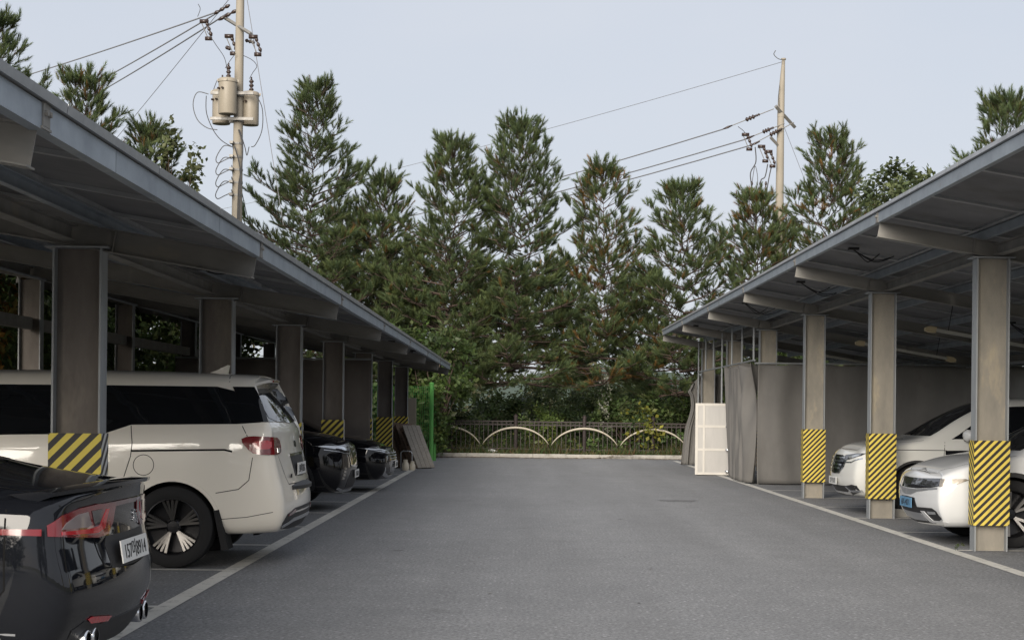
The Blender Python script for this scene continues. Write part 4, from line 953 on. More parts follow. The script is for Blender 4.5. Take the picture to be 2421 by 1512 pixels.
# low far hills
V = []; F = []; n = 80
for i in range(n+1):
    a = R(-60 + 120*i/n); d = 420
    h = 9 + 5*math.sin(a*7+1) + 3*math.sin(a*17) + 2*math.sin(a*41)
    for r_, z in ((d, -1), (d+90, h*0.6), (d+160, h), (d+300, -1)): V.append((r_*math.sin(a), r_*math.cos(a), z))
F = [(i*4+j, i*4+4+j, i*4+5+j, i*4+1+j) for i in range(n) for j in range(3)]
M['hill'] = surf('wooded_hill', (0.05, 0.075, 0.05), (0.03, 0.05, 0.035), 0.05, 0.95, rand=False)
me = bpy.data.meshes.new('hills'); me.from_pydata(V, [], F); me.materials.append(M['hill']); tag(link('hills', me, None, (0, 0, 0)), kind='structure')

# ------------------------------------------------------------------ vegetation builders
M['needles'] = foliage('pine_needles', 0.5, 0.22); M['leaves'] = foliage('leaves', 0.45, 0.4)
M['bark'] = surf('pine_bark', (0.105, 0.07, 0.054), (0.055, 0.04, 0.033), 9, 0.95, 0, (1, 1, 0.3), bmp=0.8, bs=22)
def basis(D, roll):
    D = D/np.linalg.norm(D, axis=1, keepdims=True)
    up = np.tile(np.array([0, 0, 1.0]), (len(D), 1)); up[np.abs(D[:, 2]) > 0.95] = (1, 0, 0)
    A = np.cross(up, D); A /= np.linalg.norm(A, axis=1, keepdims=True); B = np.cross(D, A)
    c, s = np.cos(roll)[:, None], np.sin(roll)[:, None]
    return np.stack([A*c + B*s, -A*s + B*c, D], axis=2)          # columns
def shoot_template(seed, n=34):
    r = np.random.default_rng(seed); V = []
    for i in range(n):
        t = (i+0.5)/n; q = i*2.39996 + r.uniform(-.3, .3); a = R(r.uniform(24, 46) if t < 0.8 else r.uniform(10, 34))
        L = r.uniform(0.34, 0.5); z0 = 0.06 + t*0.72
        rad = np.array([math.cos(q), math.sin(q), 0]); tan = np.array([-math.sin(q), math.cos(q), 0])
        d = rad*math.sin(a) + np.array([0, 0, math.cos(a)]); b = np.array([0, 0, z0]); wd = 0.026
        V += [b - tan*wd, b + tan*wd, b + d*L*0.98 + tan*r.uniform(-.02, .02)]
    return np.array(V)
SH = [shoot_template(i) for i in range(5)]
def spray(P, D, Ln, C, temps, rr):
    """instances a triangle template at every P along D"""
    P, D, Ln, C = map(np.asarray, (P, D, Ln, C)); Vs = []; Cs = []
    B = basis(D, rr.uniform(0, 6.28, len(P))); k = rr.integers(0, len(temps), len(P))
    for i, T in enumerate(temps):
        m = k == i
        if not m.any(): continue
        W = np.einsum('nij,vj->nvi', B[m], T)*Ln[m][:, None, None] + P[m][:, None, :]
        Vs.append(W.reshape(-1, 3)); Cs.append(np.repeat(C[m], len(T), axis=0))
    V = np.concatenate(Vs); C = np.concatenate(Cs); C = C*rr.uniform(0.85, 1.15, (len(C)//3, 1)).repeat(3, axis=0)
    return V, np.arange(len(V)).reshape(-1, 3), C
def pine_meshes(seed, H, r0, c0, spread, brown=0.1, lean=(0, 0), gap=0.0, browncol=(0.17, 0.098, 0.033), dens=1.0):
    rr = np.random.default_rng(seed); ra = random.Random(seed)
    wood = MB(); P = []; D = []; Ln = []; C = []
    tp = [Vector((lean[0]*(z/H)**1.5 + 0.06*math.sin(z*0.9+seed), lean[1]*(z/H)**1.5 + 0.05*math.cos(z*0.7+seed), z)) for z in np.linspace(-0.1, H-0.35, 14)]
    wood.tube(tp, [max(0.018, r0*(1 - 0.92*i/13)**0.9)*(1.25 if i == 0 else 1) for i in range(14)], 9)
    def trunk_at(z):
        f = max(0, min(12.999, (z+0.1)/(H-0.25)*13)); i = int(f); return tp[i].lerp(tp[i+1], f-i)
    def col(bp):
        g = rr.random()
        base = np.array([0.098, 0.124, 0.046])*(1-g) + np.array([0.072, 0.106, 0.050])*g
        if rr.random() < bp: base = np.array(browncol)*rr.uniform(0.7, 1.2)
        elif rr.random() < 0.15: base = np.array([0.085, 0.105, 0.036])
        return base*rr.uniform(0.75, 1.3)
    z = c0
    while z < H - 0.15:
        t = max(0, (z-c0)/(H-c0))
        prof = (0.78 + 0.22*min(1, t/0.2))*(1-t)**0.72 + 0.09
        if gap and 0.40 < t < 0.47: z += 0.3; continue
        nb = ra.choice((4, 5, 5)) if t < 0.85 else 4
        a0 = ra.uniform(0, 6.28)
        for b in range(nb):
            az = a0 + b*6.283/nb + ra.uniform(-.4, .4)
            L = spread*prof*ra.uniform(0.5, 1.2)
            e0 = R(-4 + 42*t + 10*t*t + ra.uniform(-9, 9)); e1 = e0 + R(ra.uniform(18, 42))
            p = trunk_at(z + ra.uniform(-.1, .1)); ns = max(3, int(L/0.24)); pts = [p.copy()]; dirs = []
            br = brown*(0.2 + 1.6*ra.random()**2)
            for s_ in range(ns):
                u = s_/ns; e = e0*(1-u) + e1*u*u + e0*u*(1-u)*0.2; az += ra.uniform(-.09, .09)
                d = Vector((math.cos(az)*math.cos(e), math.sin(az)*math.cos(e), math.sin(e))); p = p + d*(L/ns); pts.append(p.copy()); dirs.append(d)
            rb = max(0.008, 0.012 + 0.014*L*(1-0.6*t)); wood.tube(pts, [rb*(1 - 0.8*i/ns) for i in range(ns+1)], 4, cap=False)
            for s_ in range(1, ns+1):
                u = s_/ns
                if u < 0.2: continue
                d = dirs[s_-1]; side = Vector((-math.sin(az), math.cos(az), 0))
                for sg in (-1, 1):
                    if ra.random() > 0.88*dens: continue
                    td = (d*0.8 + side*sg*ra.uniform(0.45, 1.1) + Vector((0, 0, ra.uniform(-0.15, 0.6)))).normalized()
                    tl = ra.uniform(0.22, 0.5) + 0.22*(1-u)*L
                    wood.tube([pts[s_], pts[s_] + td*tl], [rb*0.45, 0.004], 3, cap=False)
                    for q in range(ra.choice((5, 6, 7)) if t < 0.38 else (ra.choice((3, 4, 5)) if t < 0.75 else ra.choice((2, 3)))):
                        f = 1 - 0.62*ra.random()**1.2
                        dd = (td*0.9 + Vector((ra.uniform(-.55, .55), ra.uniform(-.55, .55), ra.uniform(-0.05, 0.85)))).normalized()
                        P.append(pts[s_] + td*(tl*f)); D.append(dd); Ln.append(ra.uniform(0.22, 0.38)); C.append(col(br*(1.4 if f < 0.7 else 0.7)))
            for q in range(4):
                dd = (dirs[-1]*0.7 + Vector((ra.uniform(-.4, .4), ra.uniform(-.4, .4), 0.8))).normalized()
                P.append(pts[-1]); D.append(dd); Ln.append(ra.uniform(0.28, 0.44)); C.append(col(br*0.3))
        z += ra.uniform(0.27, 0.44) if t < 0.8 else 0.25
    top = trunk_at(H-0.35)
    for q in range(7):
        dd = Vector((ra.uniform(-.35, .35), ra.uniform(-.35, .35), 1)).normalized()
        l = ra.uniform(0.3, 0.75); wood.tube([top, top + dd*l], [0.014, 0.006], 4)
        for k in range(3):
            P.append(top + dd*l*(0.25+0.3*k)); D.append((dd + Vector((ra.uniform(-.2,.2), ra.uniform(-.2,.2), 0))).normalized()); Ln.append(ra.uniform(0.24, 0.34)); C.append(col(0.02))
    V, F, Cc = spray(np.array(P), np.array(D), np.array(Ln), np.array(C), SH, rr)
    return wood.mesh('trunk', M['bark'], smooth=True), np_mesh('crown', V, F, M['needles'], Cc)
PINES = 'pine trees growing behind the picket fence'
def pine(x, y, label, seed, H, r0=0.15, c0=2.2, spread=1.9, brown=0.1, lean=(0, 0), group=PINES, shared=None, rz=0.0, sc=1.0, z0=0.08, **kw):
    t = empty('pine_tree', (x, y, z0), rz); tag(t, label, 'tree', group)
    tm, cm = shared if shared else pine_meshes(seed, H, r0, c0, spread, brown, lean, **kw)
    a = link('trunk', tm, t); b = link('crown', cm, t); a.scale = b.scale = (sc, sc, sc)
    return tm, cm
def px(xd, Y): return (xd-1227)/3766*Y      # image column (full-frame view) to X at depth Y
P1 = pine(px(735, 49.8), 49.8, 'tall bushy pine rising beside the transformer pole, tallest of the row', 11, 11.3, 0.18, 2.2, 2.75, 0.012)
P2 = pine(px(900, 50.6), 50.6, 'lower pine tucked against the right side of the tallest pine', 12, 8.6, 0.13, 1.8, 2.2, 0.06)
P3 = pine(px(1062, 49.6), 49.6, 'blunt topped pine left of the central pine', 13, 9.5, 0.15, 2.2, 2.45, 0.02)
P4 = pine(px(1224, 49.6), 49.6, 'central pine with a bare stretch of trunk against the sky', 14, 10.2, 0.16, 2.3, 2.6, 0.02, gap=1.0)
P5 = pine(px(1420, 49.8), 49.8, 'thin browning pine right of the central pine, yellow needles', 15, 8.9, 0.14, 2.2, 2.15, 0.30, dens=0.85)
P6 = pine(px(1608, 50.0), 50.0, 'dense rounded pine above the white cabinet, green with few brown needles', 16, 8.3, 0.14, 1.9, 2.6, 0.05)
P7 = pine(px(1785, 51.5), 51.5, 'orange browning pine standing before the bare utility pole', 17, 8.3, 0.13, 1.8, 2.3, 0.24)
P8 = pine(px(1955, 52.0), 52.0, 'spiky pine right of the bare utility pole with a band of orange needles', 18, 10.3, 0.15, 2.0, 2.7, 0.18)
PS = pine_meshes(41, 7.2, 0.12, 3.4, 2.2, 0.06)
for k, (xd, Y, sh, rz, sc, lb) in enumerate([(985, 57.0, PS, 1.2, 0.98, 'pine of the second row filling the gap left of the blunt pine'), (1320, 57.5, PS, 3.0, 0.9, 'pine of the second row between central and browning pine'),
    (1515, 58.0, PS, 2.2, 0.86, 'pine of the second row between browning and rounded pine'), (1160, 59.0, PS, 0.5, 0.86, 'pine of the second row between blunt and central pine'),
    (820, 56.5, PS, 4.4, 1.12, 'pine of the second row behind the tallest pine')]):
    pine(px(xd, Y), Y, lb, 0, 0, shared=sh, rz=rz, sc=sc, group='second row of pines')
PR = 'pines rising above the carport roofs'
pine(-13.9, 42.0, 'leftmost pine, its top showing over the left carport roof corner', 21, 10.6, 0.16, 3.0, 2.3, 0.02, dens=0.75, group=PR, z0=0.9)
pine(-11.6, 42.5, 'yellowish pine top over the left carport roof', 22, 9.3, 0.15, 3.0, 2.0, 0.12, dens=0.65, group=PR, z0=0.8)
pine(-10.3, 44.0, 'small pine crown just clearing the left carport roof', 0, 0, group=PR, shared=P2, rz=2.0, sc=0.97, z0=0.7)
pine(12.3, 40.5, 'dark pine at the right edge above the right carport roof', 23, 9.3, 0.16, 2.6, 2.2, 0.04, group=PR, z0=0.0)
pine(11.9, 43.0, 'half hidden pine behind the right carport roof with yellow lower needles', 0, 0, group=PR, shared=P5, rz=1.1, sc=0.87, z0=0.0)

# leaves
def leaf_template(n_l, seed, fold_=0.25):
    """a sprig of n_l leaves along z, each leaf two triangles"""
    r = np.random.default_rng(seed); V = []
    for i in range(n_l):
        q = i*2.4 + r.uniform(-.4, .4); z0 = 0.1 + 0.8*i/max(1, n_l-1); a = R(r.uniform(45, 100))
        rad = np.array([math.cos(q), math.sin(q), 0]); tan = np.array([-math.sin(q), math.cos(q), 0])
        d = rad*math.sin(a) + np.array([0, 0, math.cos(a)]); L = r.uniform(.45, .7); w_ = L*0.30
        b = np.array([0, 0, z0]) + d*0.12; mid = b + d*L*0.5; up = np.cross(d, tan)
        l, r_, tip = mid + tan*w_ + up*w_*fold_, mid - tan*w_ + up*w_*fold_, b + d*L
        V += [b, l, tip, b, tip, r_]
    return np.array(V)
LF = [leaf_template(6, i) for i in range(4)]
LF_BIG = [leaf_template(3, 20+i, 0.15) for i in range(3)]
def leafy_meshes(seed, blobs, n, size, cols, stem=None, temps=None, clump=0.35):
    """blobs: [(cx,cy,cz, rx,ry,rz)]; n sprigs each spread around clump centres"""
    rr = np.random.default_rng(seed); P = []; D = []; C = []; wood = MB()
    for (cx, cy, cz, rx, ry, rz) in blobs:
        k = max(6, int(n/28))
        u = rr.normal(size=(k, 3)); u /= np.linalg.norm(u, axis=1, keepdims=True); u *= rr.uniform(0.45, 1.0, (k, 1))**0.5
        cc = np.array([cx, cy, cz]) + u*np.array([rx, ry, rz])
        bright = rr.uniform(0.7, 1.3, k)
        for q in range(n):
            i = rr.integers(0, k); off = rr.normal(size=3)*clump*np.array([rx, ry, rz])*0.45
            p = cc[i] + off; d = (p - np.array([cx, cy, cz-rz*0.3]))/np.array([rx, ry, rz]) + rr.normal(size=3)*0.6 + np.array([0, 0, 0.4])
            P.append(p); D.append(d); c = np.array(cols[rr.integers(0, len(cols))])*bright[i]*rr.uniform(0.8, 1.2); C.append(c)
        if stem:
            for i in range(min(k, 22)):
                b0 = Vector((cx*0.2 + stem[0]*0.8, cy*0.2 + stem[1]*0.8, stem[2])) if len(blobs) > 1 else Vector(stem[:3])
                e = Vector(cc[i]); m_ = b0.lerp(e, 0.5) + Vector((rr.uniform(-.15, .15), rr.uniform(-.15, .15), 0.2))
                wood.tube([b0, m_, e], [stem[3], stem[3]*0.55, 0.006], 5, cap=False)
    P = np.array(P); ok = P[:, 2] > 0.02; P = P[ok]; D = np.array(D)[ok]; C = np.array(C)[ok]
    V, F, Cc = spray(P, D, rr.uniform(0.75, 1.25, len(P))*size, C, temps or LF, rr)
    return (wood.mesh('stem', M['bark'], smooth=True) if stem else None), np_mesh('foliage', V, F, M['leaves'], Cc)
GREEN = [(0.06, 0.095, 0.03), (0.075, 0.11, 0.036), (0.05, 0.08, 0.028), (0.085, 0.105, 0.04)]
LIME = [(0.10, 0.145, 0.036), (0.08, 0.125, 0.032), (0.125, 0.155, 0.04), (0.065, 0.10, 0.028)]
AUT = [(0.22, 0.12, 0.03), (0.16, 0.13, 0.04), (0.09, 0.11, 0.035), (0.25, 0.16, 0.04), (0.07, 0.10, 0.03)]
def leafy(name, loc, label, cat, meshes, group=None, rz=0.0, sc=1.0):
    st, fo = meshes
    t = empty(name, loc, rz); tag(t, label, cat, group)
    a = link('foliage', fo, t); a.scale = (sc, sc, sc)
    if st: b = link('trunk' if cat == 'tree' else 'stem', st, t); b.scale = (sc, sc, sc)
    return t
# broadleaf trees behind the left carport, seen under its roof
tA = leafy_meshes(31, [(0, 0, 3.0, 1.9, 1.9, 2.4)], 1500, 0.30, GREEN, (0, 0, 0, 0.08))
tB = leafy_meshes(32, [(0, 0, 2.8, 1.7, 1.7, 2.3)], 1300, 0.30, AUT, (0, 0, 0, 0.08))
tC = leafy_meshes(33, [(0, 0, 2.6, 2.0, 2.0, 2.3)], 1500, 0.28, GREEN + [(0.10, 0.15, 0.05)], (0, 0, 0, 0.08))
GB = 'bushy trees on the bank behind the left carport'
wheres = ['behind the first rear column', 'beyond the cream van roof, left of the near column', 'between the near column and the next', 'filling the gap over the van roof', 'deeper along the bank', 'near the dark curtain', 'at the far end of the bank', 'close to the pole', 'at the back of the bank', 'far back under the roof edge']
for i, (x, y, ms, rz, sc, lb) in enumerate([
    (-9.6, 24.0, tB, 0.0, 1.0, 'orange tinged bushy tree seen under the left roof beside the near column'),
    (-9.8, 21.0, tA, 1.0, 1.0, 'green bushy tree at the left picture edge under the left roof'),
    (-10.2, 27.5, tC, 2.0, 1.0, 'green bushy tree seen between the first two near columns over the van'),
    (-9.7, 31.5, tA, 2.6, 1.0, 'bushy green tree behind the rear columns, next to the dark curtain'),
    (-11.5, 33.5, tB, 3.6, 1.05, 'autumn tinged tree at the back of the bank'),
    (-10.5, 36.5, tC, 0.7, 1.05, 'green tree behind the dark curtain wall'),
    (-8.8, 40.5, tA, 4.0, 0.9, 'green tree past the end of the rear columns'),
    (-12.5, 29.5, tA, 5.0, 1.2, 'tall green tree at the back of the bank, level with the second column'),
    (-12.3, 23.5, tC, 5.4, 1.2, 'tall green tree at the back of the bank, nearest the picture edge'),
    (-13.0, 38.0, tC, 3.1, 1.2, 'tall green tree at the back of the bank behind the dark curtain')]):
    leafy('bushy_tree', (x, y, 0.25), lb, 'tree', ms, GB, rz, sc)
# trees behind the viewer, mirrored in the car flanks
for i, (x, y, ms, rz, sc, lb) in enumerate([
    (-4.6, -11.0, tB, 0.4, 1.05, 'autumn tree behind the viewer on the left, next to the aisle'), (-7.6, -12.5, tA, 1.4, 1.1, 'green tree behind the viewer on the left'),
    (-10.6, -11.5, tB, 2.4, 1.1, 'autumn tree behind the viewer, furthest left'), (-2.2, -19.0, tC, 3.4, 1.0, 'green tree far behind the viewer'),
    (7.0, -13.0, tA, 0.9, 1.05, 'green tree behind the viewer on the right'), (10.5, -12.0, tC, 5.1, 1.1, 'green tree behind the viewer, furthest right')]):
    leafy('bushy_tree', (x, y, 0.0), lb, 'tree', ms, 'trees behind the viewer', rz, sc)
# sapling with maple-like leaves above the left roof
sap = leafy_meshes(35, [(0, 0, 6.4, 0.42, 0.42, 1.5), (0.1, 0, 4.8, 0.8, 0.7, 0.9)], 150, 0.26, [(0.09, 0.11, 0.045), (0.12, 0.13, 0.06)], (0, 0, 0, 0.05), LF_BIG)
leafy('sapling', (px(415, 43.5), 43.5, 0.5), 'thin broadleaf sapling poking above the left roof near the transformer pole', 'tree', sap, sc=1.12)
ms = leafy_meshes(36, [(0, 0, 5.4, 1.1, 1.0, 0.9), (-0.8, 0, 5.8, 0.7, 0.6, 0.6)], 420, 0.24, [(0.075, 0.10, 0.05), (0.10, 0.12, 0.05)], (0, 0, 0, 0.06))
leafy('small_leaved_tree', (10.7, 41.5, 0.3), 'small leaved broadleaf tree showing over the right roof edge', 'tree', ms, sc=1.15)
# climber by the roof end, fence side growth, shrubs beyond the fence
ms = leafy_meshes(41, [(0, 0, 2.6, 0.95, 0.8, 1.1), (-0.5, 0.3, 1.2, 0.8, 0.6, 1.2), (-1.3, 0.2, 1.8, 0.8, 0.6, 1.6)], 620, 0.30, GREEN + LIME[1:2], (0, 0, 0, 0.05), LF_BIG + LF)
leafy('climber_thicket', (-2.5, 46.2, 0.0), 'leafy climber thicket behind the green mesh fence at the roof end', 'shrub', ms)
sA = leafy_meshes(42, [(0, 0, 0.9, 1.2, 0.9, 0.95)], 620, 0.26, GREEN, (0, 0, 0, 0.03))
sB = leafy_meshes(43, [(0, 0, 0.75, 1.0, 0.8, 0.8)], 520, 0.24, LIME, (0, 0, 0, 0.03))
sC = leafy_meshes(44, [(0, 0, 1.4, 1.5, 1.2, 1.4)], 900, 0.26, GREEN + [(0.10, 0.125, 0.05)], (0, 0, 0, 0.04))
GS = 'shrubs beyond the picket fence'
for x, y, ms, rz, sc, lb in [
    (px(1090, 51.5), 52.5, sA, 0.3, 0.7, 'dark shrub beyond the fence, left of the central trunk'),
    (px(1275, 51.0), 51.0, sB, 1.0, 0.8, 'yellow green shrub between the central trunk and the next'),
    (px(1345, 53.5), 54.5, sA, 2.0, 0.75, 'low green shrub behind the yellow green one'),
    (px(1490, 50.6), 50.6, sA, 3.0, 1.0, 'green vine shrub with yellow leaves right of the vine clad trunk'),
    (px(1560, 54.0), 56.0, sC, 0.8, 0.85, 'tall pale shrub in the open gap left of the white cabinet'),
    (px(1460, 56.0), 58.0, sC, 2.2, 0.8, 'tall pale shrub behind the vine clad trunk'),
    (px(1660, 53.0), 53.0, sB, 4.0, 1.3, 'yellow green shrub right of the rightmost trunk'),
    (px(1000, 52.5), 52.5, sC, 1.4, 1.0, 'dark tall shrub behind the green mesh fence'),
    (px(1170, 58.0), 58.0, sA, 5.2, 1.0, 'distant grey green shrub left of the central trunk'),
    (px(1310, 60.0), 60.0, sC, 3.3, 0.8, 'distant green shrub right of the central trunk'),
    (px(1720, 52.0), 52.0, sC, 4.4, 1.1, 'green shrub behind the tent like curtain'),
    (px(1850, 50.0), 50.0, sC, 4.9, 1.2, 'green shrub behind the right carport end')]:
    leafy('shrub', (x, y, 0.08), lb, 'shrub', ms, GS, rz, sc)
# vines on the picket fence and trunks
vn = leafy_meshes(51, [(-1.5, 0, 0.45, 0.7, 0.12, 0.4), (0.3, 0, 0.4, 0.9, 0.12, 0.35), (2.0, 0, 0.4, 0.8, 0.12, 0.35), (3.5, 0, 0.6, 0.9, 0.15, 0.6), (5.0, 0, 0.45, 0.9, 0.12, 0.45), (-2.4, 0, 0.5, 0.5, 0.15, 0.5)], 130, 0.20, GREEN + [(0.13, 0.14, 0.035)], None, LF_BIG)
leafy('fence_vine', (px(1221, 48.6), 48.7, 0.1), 'leafy vine climbing through the dark picket fence', 'vine', vn)
yv = leafy_meshes(52, [(0, 0, 1.15, 0.22, 0.1, 0.12), (-0.1, 0, 0.75, 0.35, 0.1, 0.2), (0.3, 0, 0.5, 0.25, 0.1, 0.2)], 22, 0.24, [(0.20, 0.19, 0.035), (0.15, 0.17, 0.035)], None, LF_BIG)
leafy('yellow_vine', (px(1520, 48.4), 48.35, 0.1), 'yellow leaves of a vine on the right half of the fence', 'vine', yv)
pv = leafy_meshes(53, [(0.05*math.sin(z*3), 0, z, 0.08, 0.06, 0.16) for z in np.arange(0.5, 2.6, 0.25)], 7, 0.16, [(0.26, 0.26, 0.23), (0.18, 0.20, 0.13), (0.28, 0.27, 0.23)], None, LF_BIG)
leafy('pale_vine', (px(1432, 49.4), 49.45, 0.1), 'pale grey vine hanging down beside the browning pine trunk', 'vine', pv)
# far wood mass closing the view low down
rr = np.random.default_rng(61)
bl = [(x, rr.uniform(72, 90), rr.uniform(1.0, 2.2), rr.uniform(2.2, 3.6), 2.2, rr.uniform(1.6, 2.8)) for x in np.arange(-26, 30, 3.0)]
_, fw = leafy_meshes(62, bl, 300, 0.5, [(0.075, 0.095, 0.045), (0.06, 0.085, 0.04), (0.10, 0.105, 0.05), (0.12, 0.11, 0.06)])
tag(link('far_wood', fw), 'low far wood seen between the pine trunks', 'wood', kind='stuff')
# thicket on the bed and along the fence base: grass blades and weeds
def blades(seed, n, area, h, cols, lean_=0.5):
    r = np.random.default_rng(seed); x0, x1, y0, y1 = area
    x = r.uniform(x0, x1, n); y = r.uniform(y0, y1, n); a = r.uniform(0, 6.28, n); hh = r.uniform(0.4, 1, n)*h*(0.5 + 0.5*np.sin(x*2.1)*np.sin(x*0.7+1) + 0.3).clip(0.25, 1.2)
    base = np.stack([x, y, np.array([bed_h(i, j) - 0.02 if j > YK else 0 for i, j in zip(x, y)])], 1)
    t = np.stack([np.cos(a), np.sin(a), 0*a], 1); l = r.normal(size=(n, 3))*lean_; l[:, 2] = 1; tip = base + l*hh[:, None]
    wd = 0.012 + 0.006*r.random((n, 1)); V = np.stack([base - t*wd, base + t*wd, tip], 1).reshape(-1, 3)
    C = np.array(cols)[r.integers(0, len(cols), n)]*r.uniform(0.7, 1.3, (n, 1))
    return np_mesh('weeds', V, np.arange(3*n).reshape(-1, 3), M['leaves'], C.repeat(3, 0))
tag(link('weeds', blades(71, 9000, (-2.9, 7.5, YK+0.17, 50.5), 0.38, GREEN + [(0.14, 0.11, 0.05), (0.16, 0.10, 0.05)])), 'grass and weeds on the bed below the fence', 'weeds', kind='stuff')
tag(link('tall_grass', blades(72, 9000, (-9, 12, 50.5, 61.5), 0.8, GREEN + [(0.15, 0.14, 0.07)])), 'tall grass beyond the picket fence', 'grass', kind='stuff')
# dry needles swept against the kerb
r = np.random.default_rng(73); n = 5200
x = r.uniform(-2.6, 6.6, n); y = YK - 0.01 - np.abs(r.normal(size=n))*0.28*(1+0.6*np.sin(x*1.7)); a = r.uniform(0, 6.28, n)
pile = np.exp(-((x-3.15)/0.5)**2); y = np.where(r.random(n) < 0.4*pile, YK + r.uniform(-.2, .35, n), y)
zz = 0.006 + 0.02*r.random(n) + 0.16*pile*r.random(n)*np.exp(-((y-YK)/0.25)**2)
zz = np.where(y > YK-0.005, np.maximum(zz, 0.135), zz)
b = np.stack([x, y, zz], 1); t = np.stack([np.cos(a), np.sin(a), r.normal(size=n)*0.15], 1); nn = np.stack([-np.sin(a), np.cos(a), 0*a], 1)
L_ = r.uniform(.04, .09, (n, 1)); V = np.stack([b - nn*.007, b + nn*.007, b + t*L_], 1).reshape(-1, 3)
C = np.array([(0.17, 0.085, 0.04), (0.12, 0.06, 0.03), (0.22, 0.13, 0.06)])[r.integers(0, 3, n)]
tag(link('needle_litter', np_mesh('needle_litter', V, np.arange(3*n).reshape(-1, 3), M['leaves'], C.repeat(3, 0))), 'dry brown pine needles swept against the kerb', 'litter', kind='stuff')
# bits of leaf and pale grit on the asphalt
n = 160; x = r.uniform(-2.2, 4.3, n); y = 11 + 34*r.random(n)**0.8; a = r.uniform(0, 6.28, n); s_ = r.uniform(.008, .03, n)
V = np.stack([np.stack([x + s_*np.cos(a+k)*(1 if k != 2 else .6), y + s_*np.sin(a+k), 0.006 + 0*x], 1) for k in (0, 1.6, 3.1)], 1).reshape(-1, 3)
C = np.array([(0.35, 0.33, 0.28), (0.12, 0.07, 0.04), (0.03, 0.03, 0.03)])[r.integers(0, 3, n)]
tag(link('ground_litter', np_mesh('ground_litter', V, np.arange(3*n).reshape(-1, 3), M['leaves'], C.repeat(3, 0))), 'scattered leaf bits and grit on the asphalt', 'litter', kind='stuff')
# ------------------------------------------------------------------ picket fence with arches
M['fence_iron'] = surf('dark_brown_fence_paint', (0.035, 0.024, 0.022), (0.022, 0.016, 0.016), 8, 0.55, 0.2)
M['arch'] = surf('cream_arch_paint', (0.40, 0.36, 0.29), (0.33, 0.295, 0.235), 6, 0.5, 0, (1, 1, 1), (0.20, 0.12, 0.06), 4, (0.66, 0.8))
YF = 48.5
fence = empty('picket_fence', (px(1380, YF), YF, 0.1)); tag(fence, 'dark brown metal picket fence with cream crescent arches at each post', 'fence')
fx0 = px(1057, YF) - 2*2.09
posts = [fx0 + 2.09*i for i in range(9)]
pm_ = MB(); pm_.tube([(0, 0, -0.1), (0, 0, 1.16)], 0.06, 10); pm_.lathe([(0.072, 1.14), (0.072, 1.17), (0.045, 1.20), (0.02, 1.23), (0.0, 1.235)], 10)
pmm = pm_.mesh('post', M['fence_iron'], angle=35)
pk = MB(); pk.box((-0.011, -0.011, 0.08), (0.011, 0.011, 1.0)); pkm = pk.mesh('picket', M['fence_iron'])
ring = MB(); ring.tube([(0.036*math.cos(q), 0, 0.036*math.sin(q)) for q in np.linspace(0, 2*math.pi, 10, endpoint=False)], 0.008, 5, closed=True); rgm = ring.mesh('ring', M['fence_iron'], smooth=True)
arc = MB(); pts = []; rad = []
for i in range(29):
    u = -1 + 2*i/28; a = u*R(66); pts.append((1.10*math.sin(a), -0.075, 0.82 - 1.0*(1-math.cos(a))*0.86)); rad.append(0.010 + 0.027*(1-abs(u)**1.6))
arc.tube(pts, rad, 8); arcm = arc.mesh('arch', M['arch'], smooth=True)
for i, x in enumerate(posts):
    dz = -0.010*i
    link('post', pmm, fence, (x - fence.location.x, 0, dz)); link('arch', arcm, fence, (x - fence.location.x, 0, dz))
    if i < 8:
        ra_ = MB()
        for z in (0.99, 0.885, 0.16): ra_.box((0.05, -0.016, z), (2.04, 0.016, z+0.03))
        ra_.build('rail', M['fence_iron'], fence, (x - fence.location.x, 0, dz))
        for k in range(14):
            xx = x + 0.15 + k*0.138
            link('picket', pkm, fence, (xx - fence.location.x, 0, dz))
            if k < 13: link('ring', rgm, fence, (xx + 0.069 - fence.location.x, 0, 0.952 + dz))

# ------------------------------------------------------------------ green mesh fence
M['green'] = plain('bright_green_coating', (0.085, 0.30, 0.06), 0.55); M['green_wire'] = plain('green_wire', (0.035, 0.20, 0.035), 0.5)
gf = empty('mesh_fence', (-2.4, 43.6, 0)); tag(gf, 'bright green welded mesh fence at the end of the left carport', 'fence')
for x in (0, -2.0, -4.0):
    p = MB(); p.tube([(x, 0, -0.02), (x, 0, 2.12)], 0.058, 12); p.lathe([(0.065, 2.10), (0.065, 2.14), (0, 2.16)], 10, Matrix.Translation((x, 0, 0))); p.build('post', M['green'], gf, angle=40)
p = MB(); p.tube([(0.06, 0.55, -0.02), (0.06, 0.55, 2.02)], 0.05, 10); p.build('post', M['green'], gf, angle=40)
for k in range(2):
    w_ = MB()
    for i in range(39): w_.box((-2.0*k - 0.05 - i*0.05, -0.003, 0.05), (-2.0*k - 0.038 - i*0.05, 0.003, 2.05))
    for j in range(11):
        z = 0.06 + j*0.197; w_.box((-2.0*k - 1.97, -0.007, z), (-2.0*k - 0.03, -0.001, z+0.006))
    tag(w_.build('wire_mesh', M['green_wire'], gf), kind='stuff')
gv = leafy_meshes(81, [(0.12, 0.5, z, 0.12, 0.12, 0.3) for z in (0.5, 1.0, 1.5, 1.9)] + [(-1.2, 0.5, 1.0, 0.9, 0.3, 1.0)], 70, 0.2, LIME, None, LF_BIG)
leafy('fence_climber', (-2.4, 43.6, 0), 'light green climber twined round the end post of the green mesh fence', 'vine', gv)

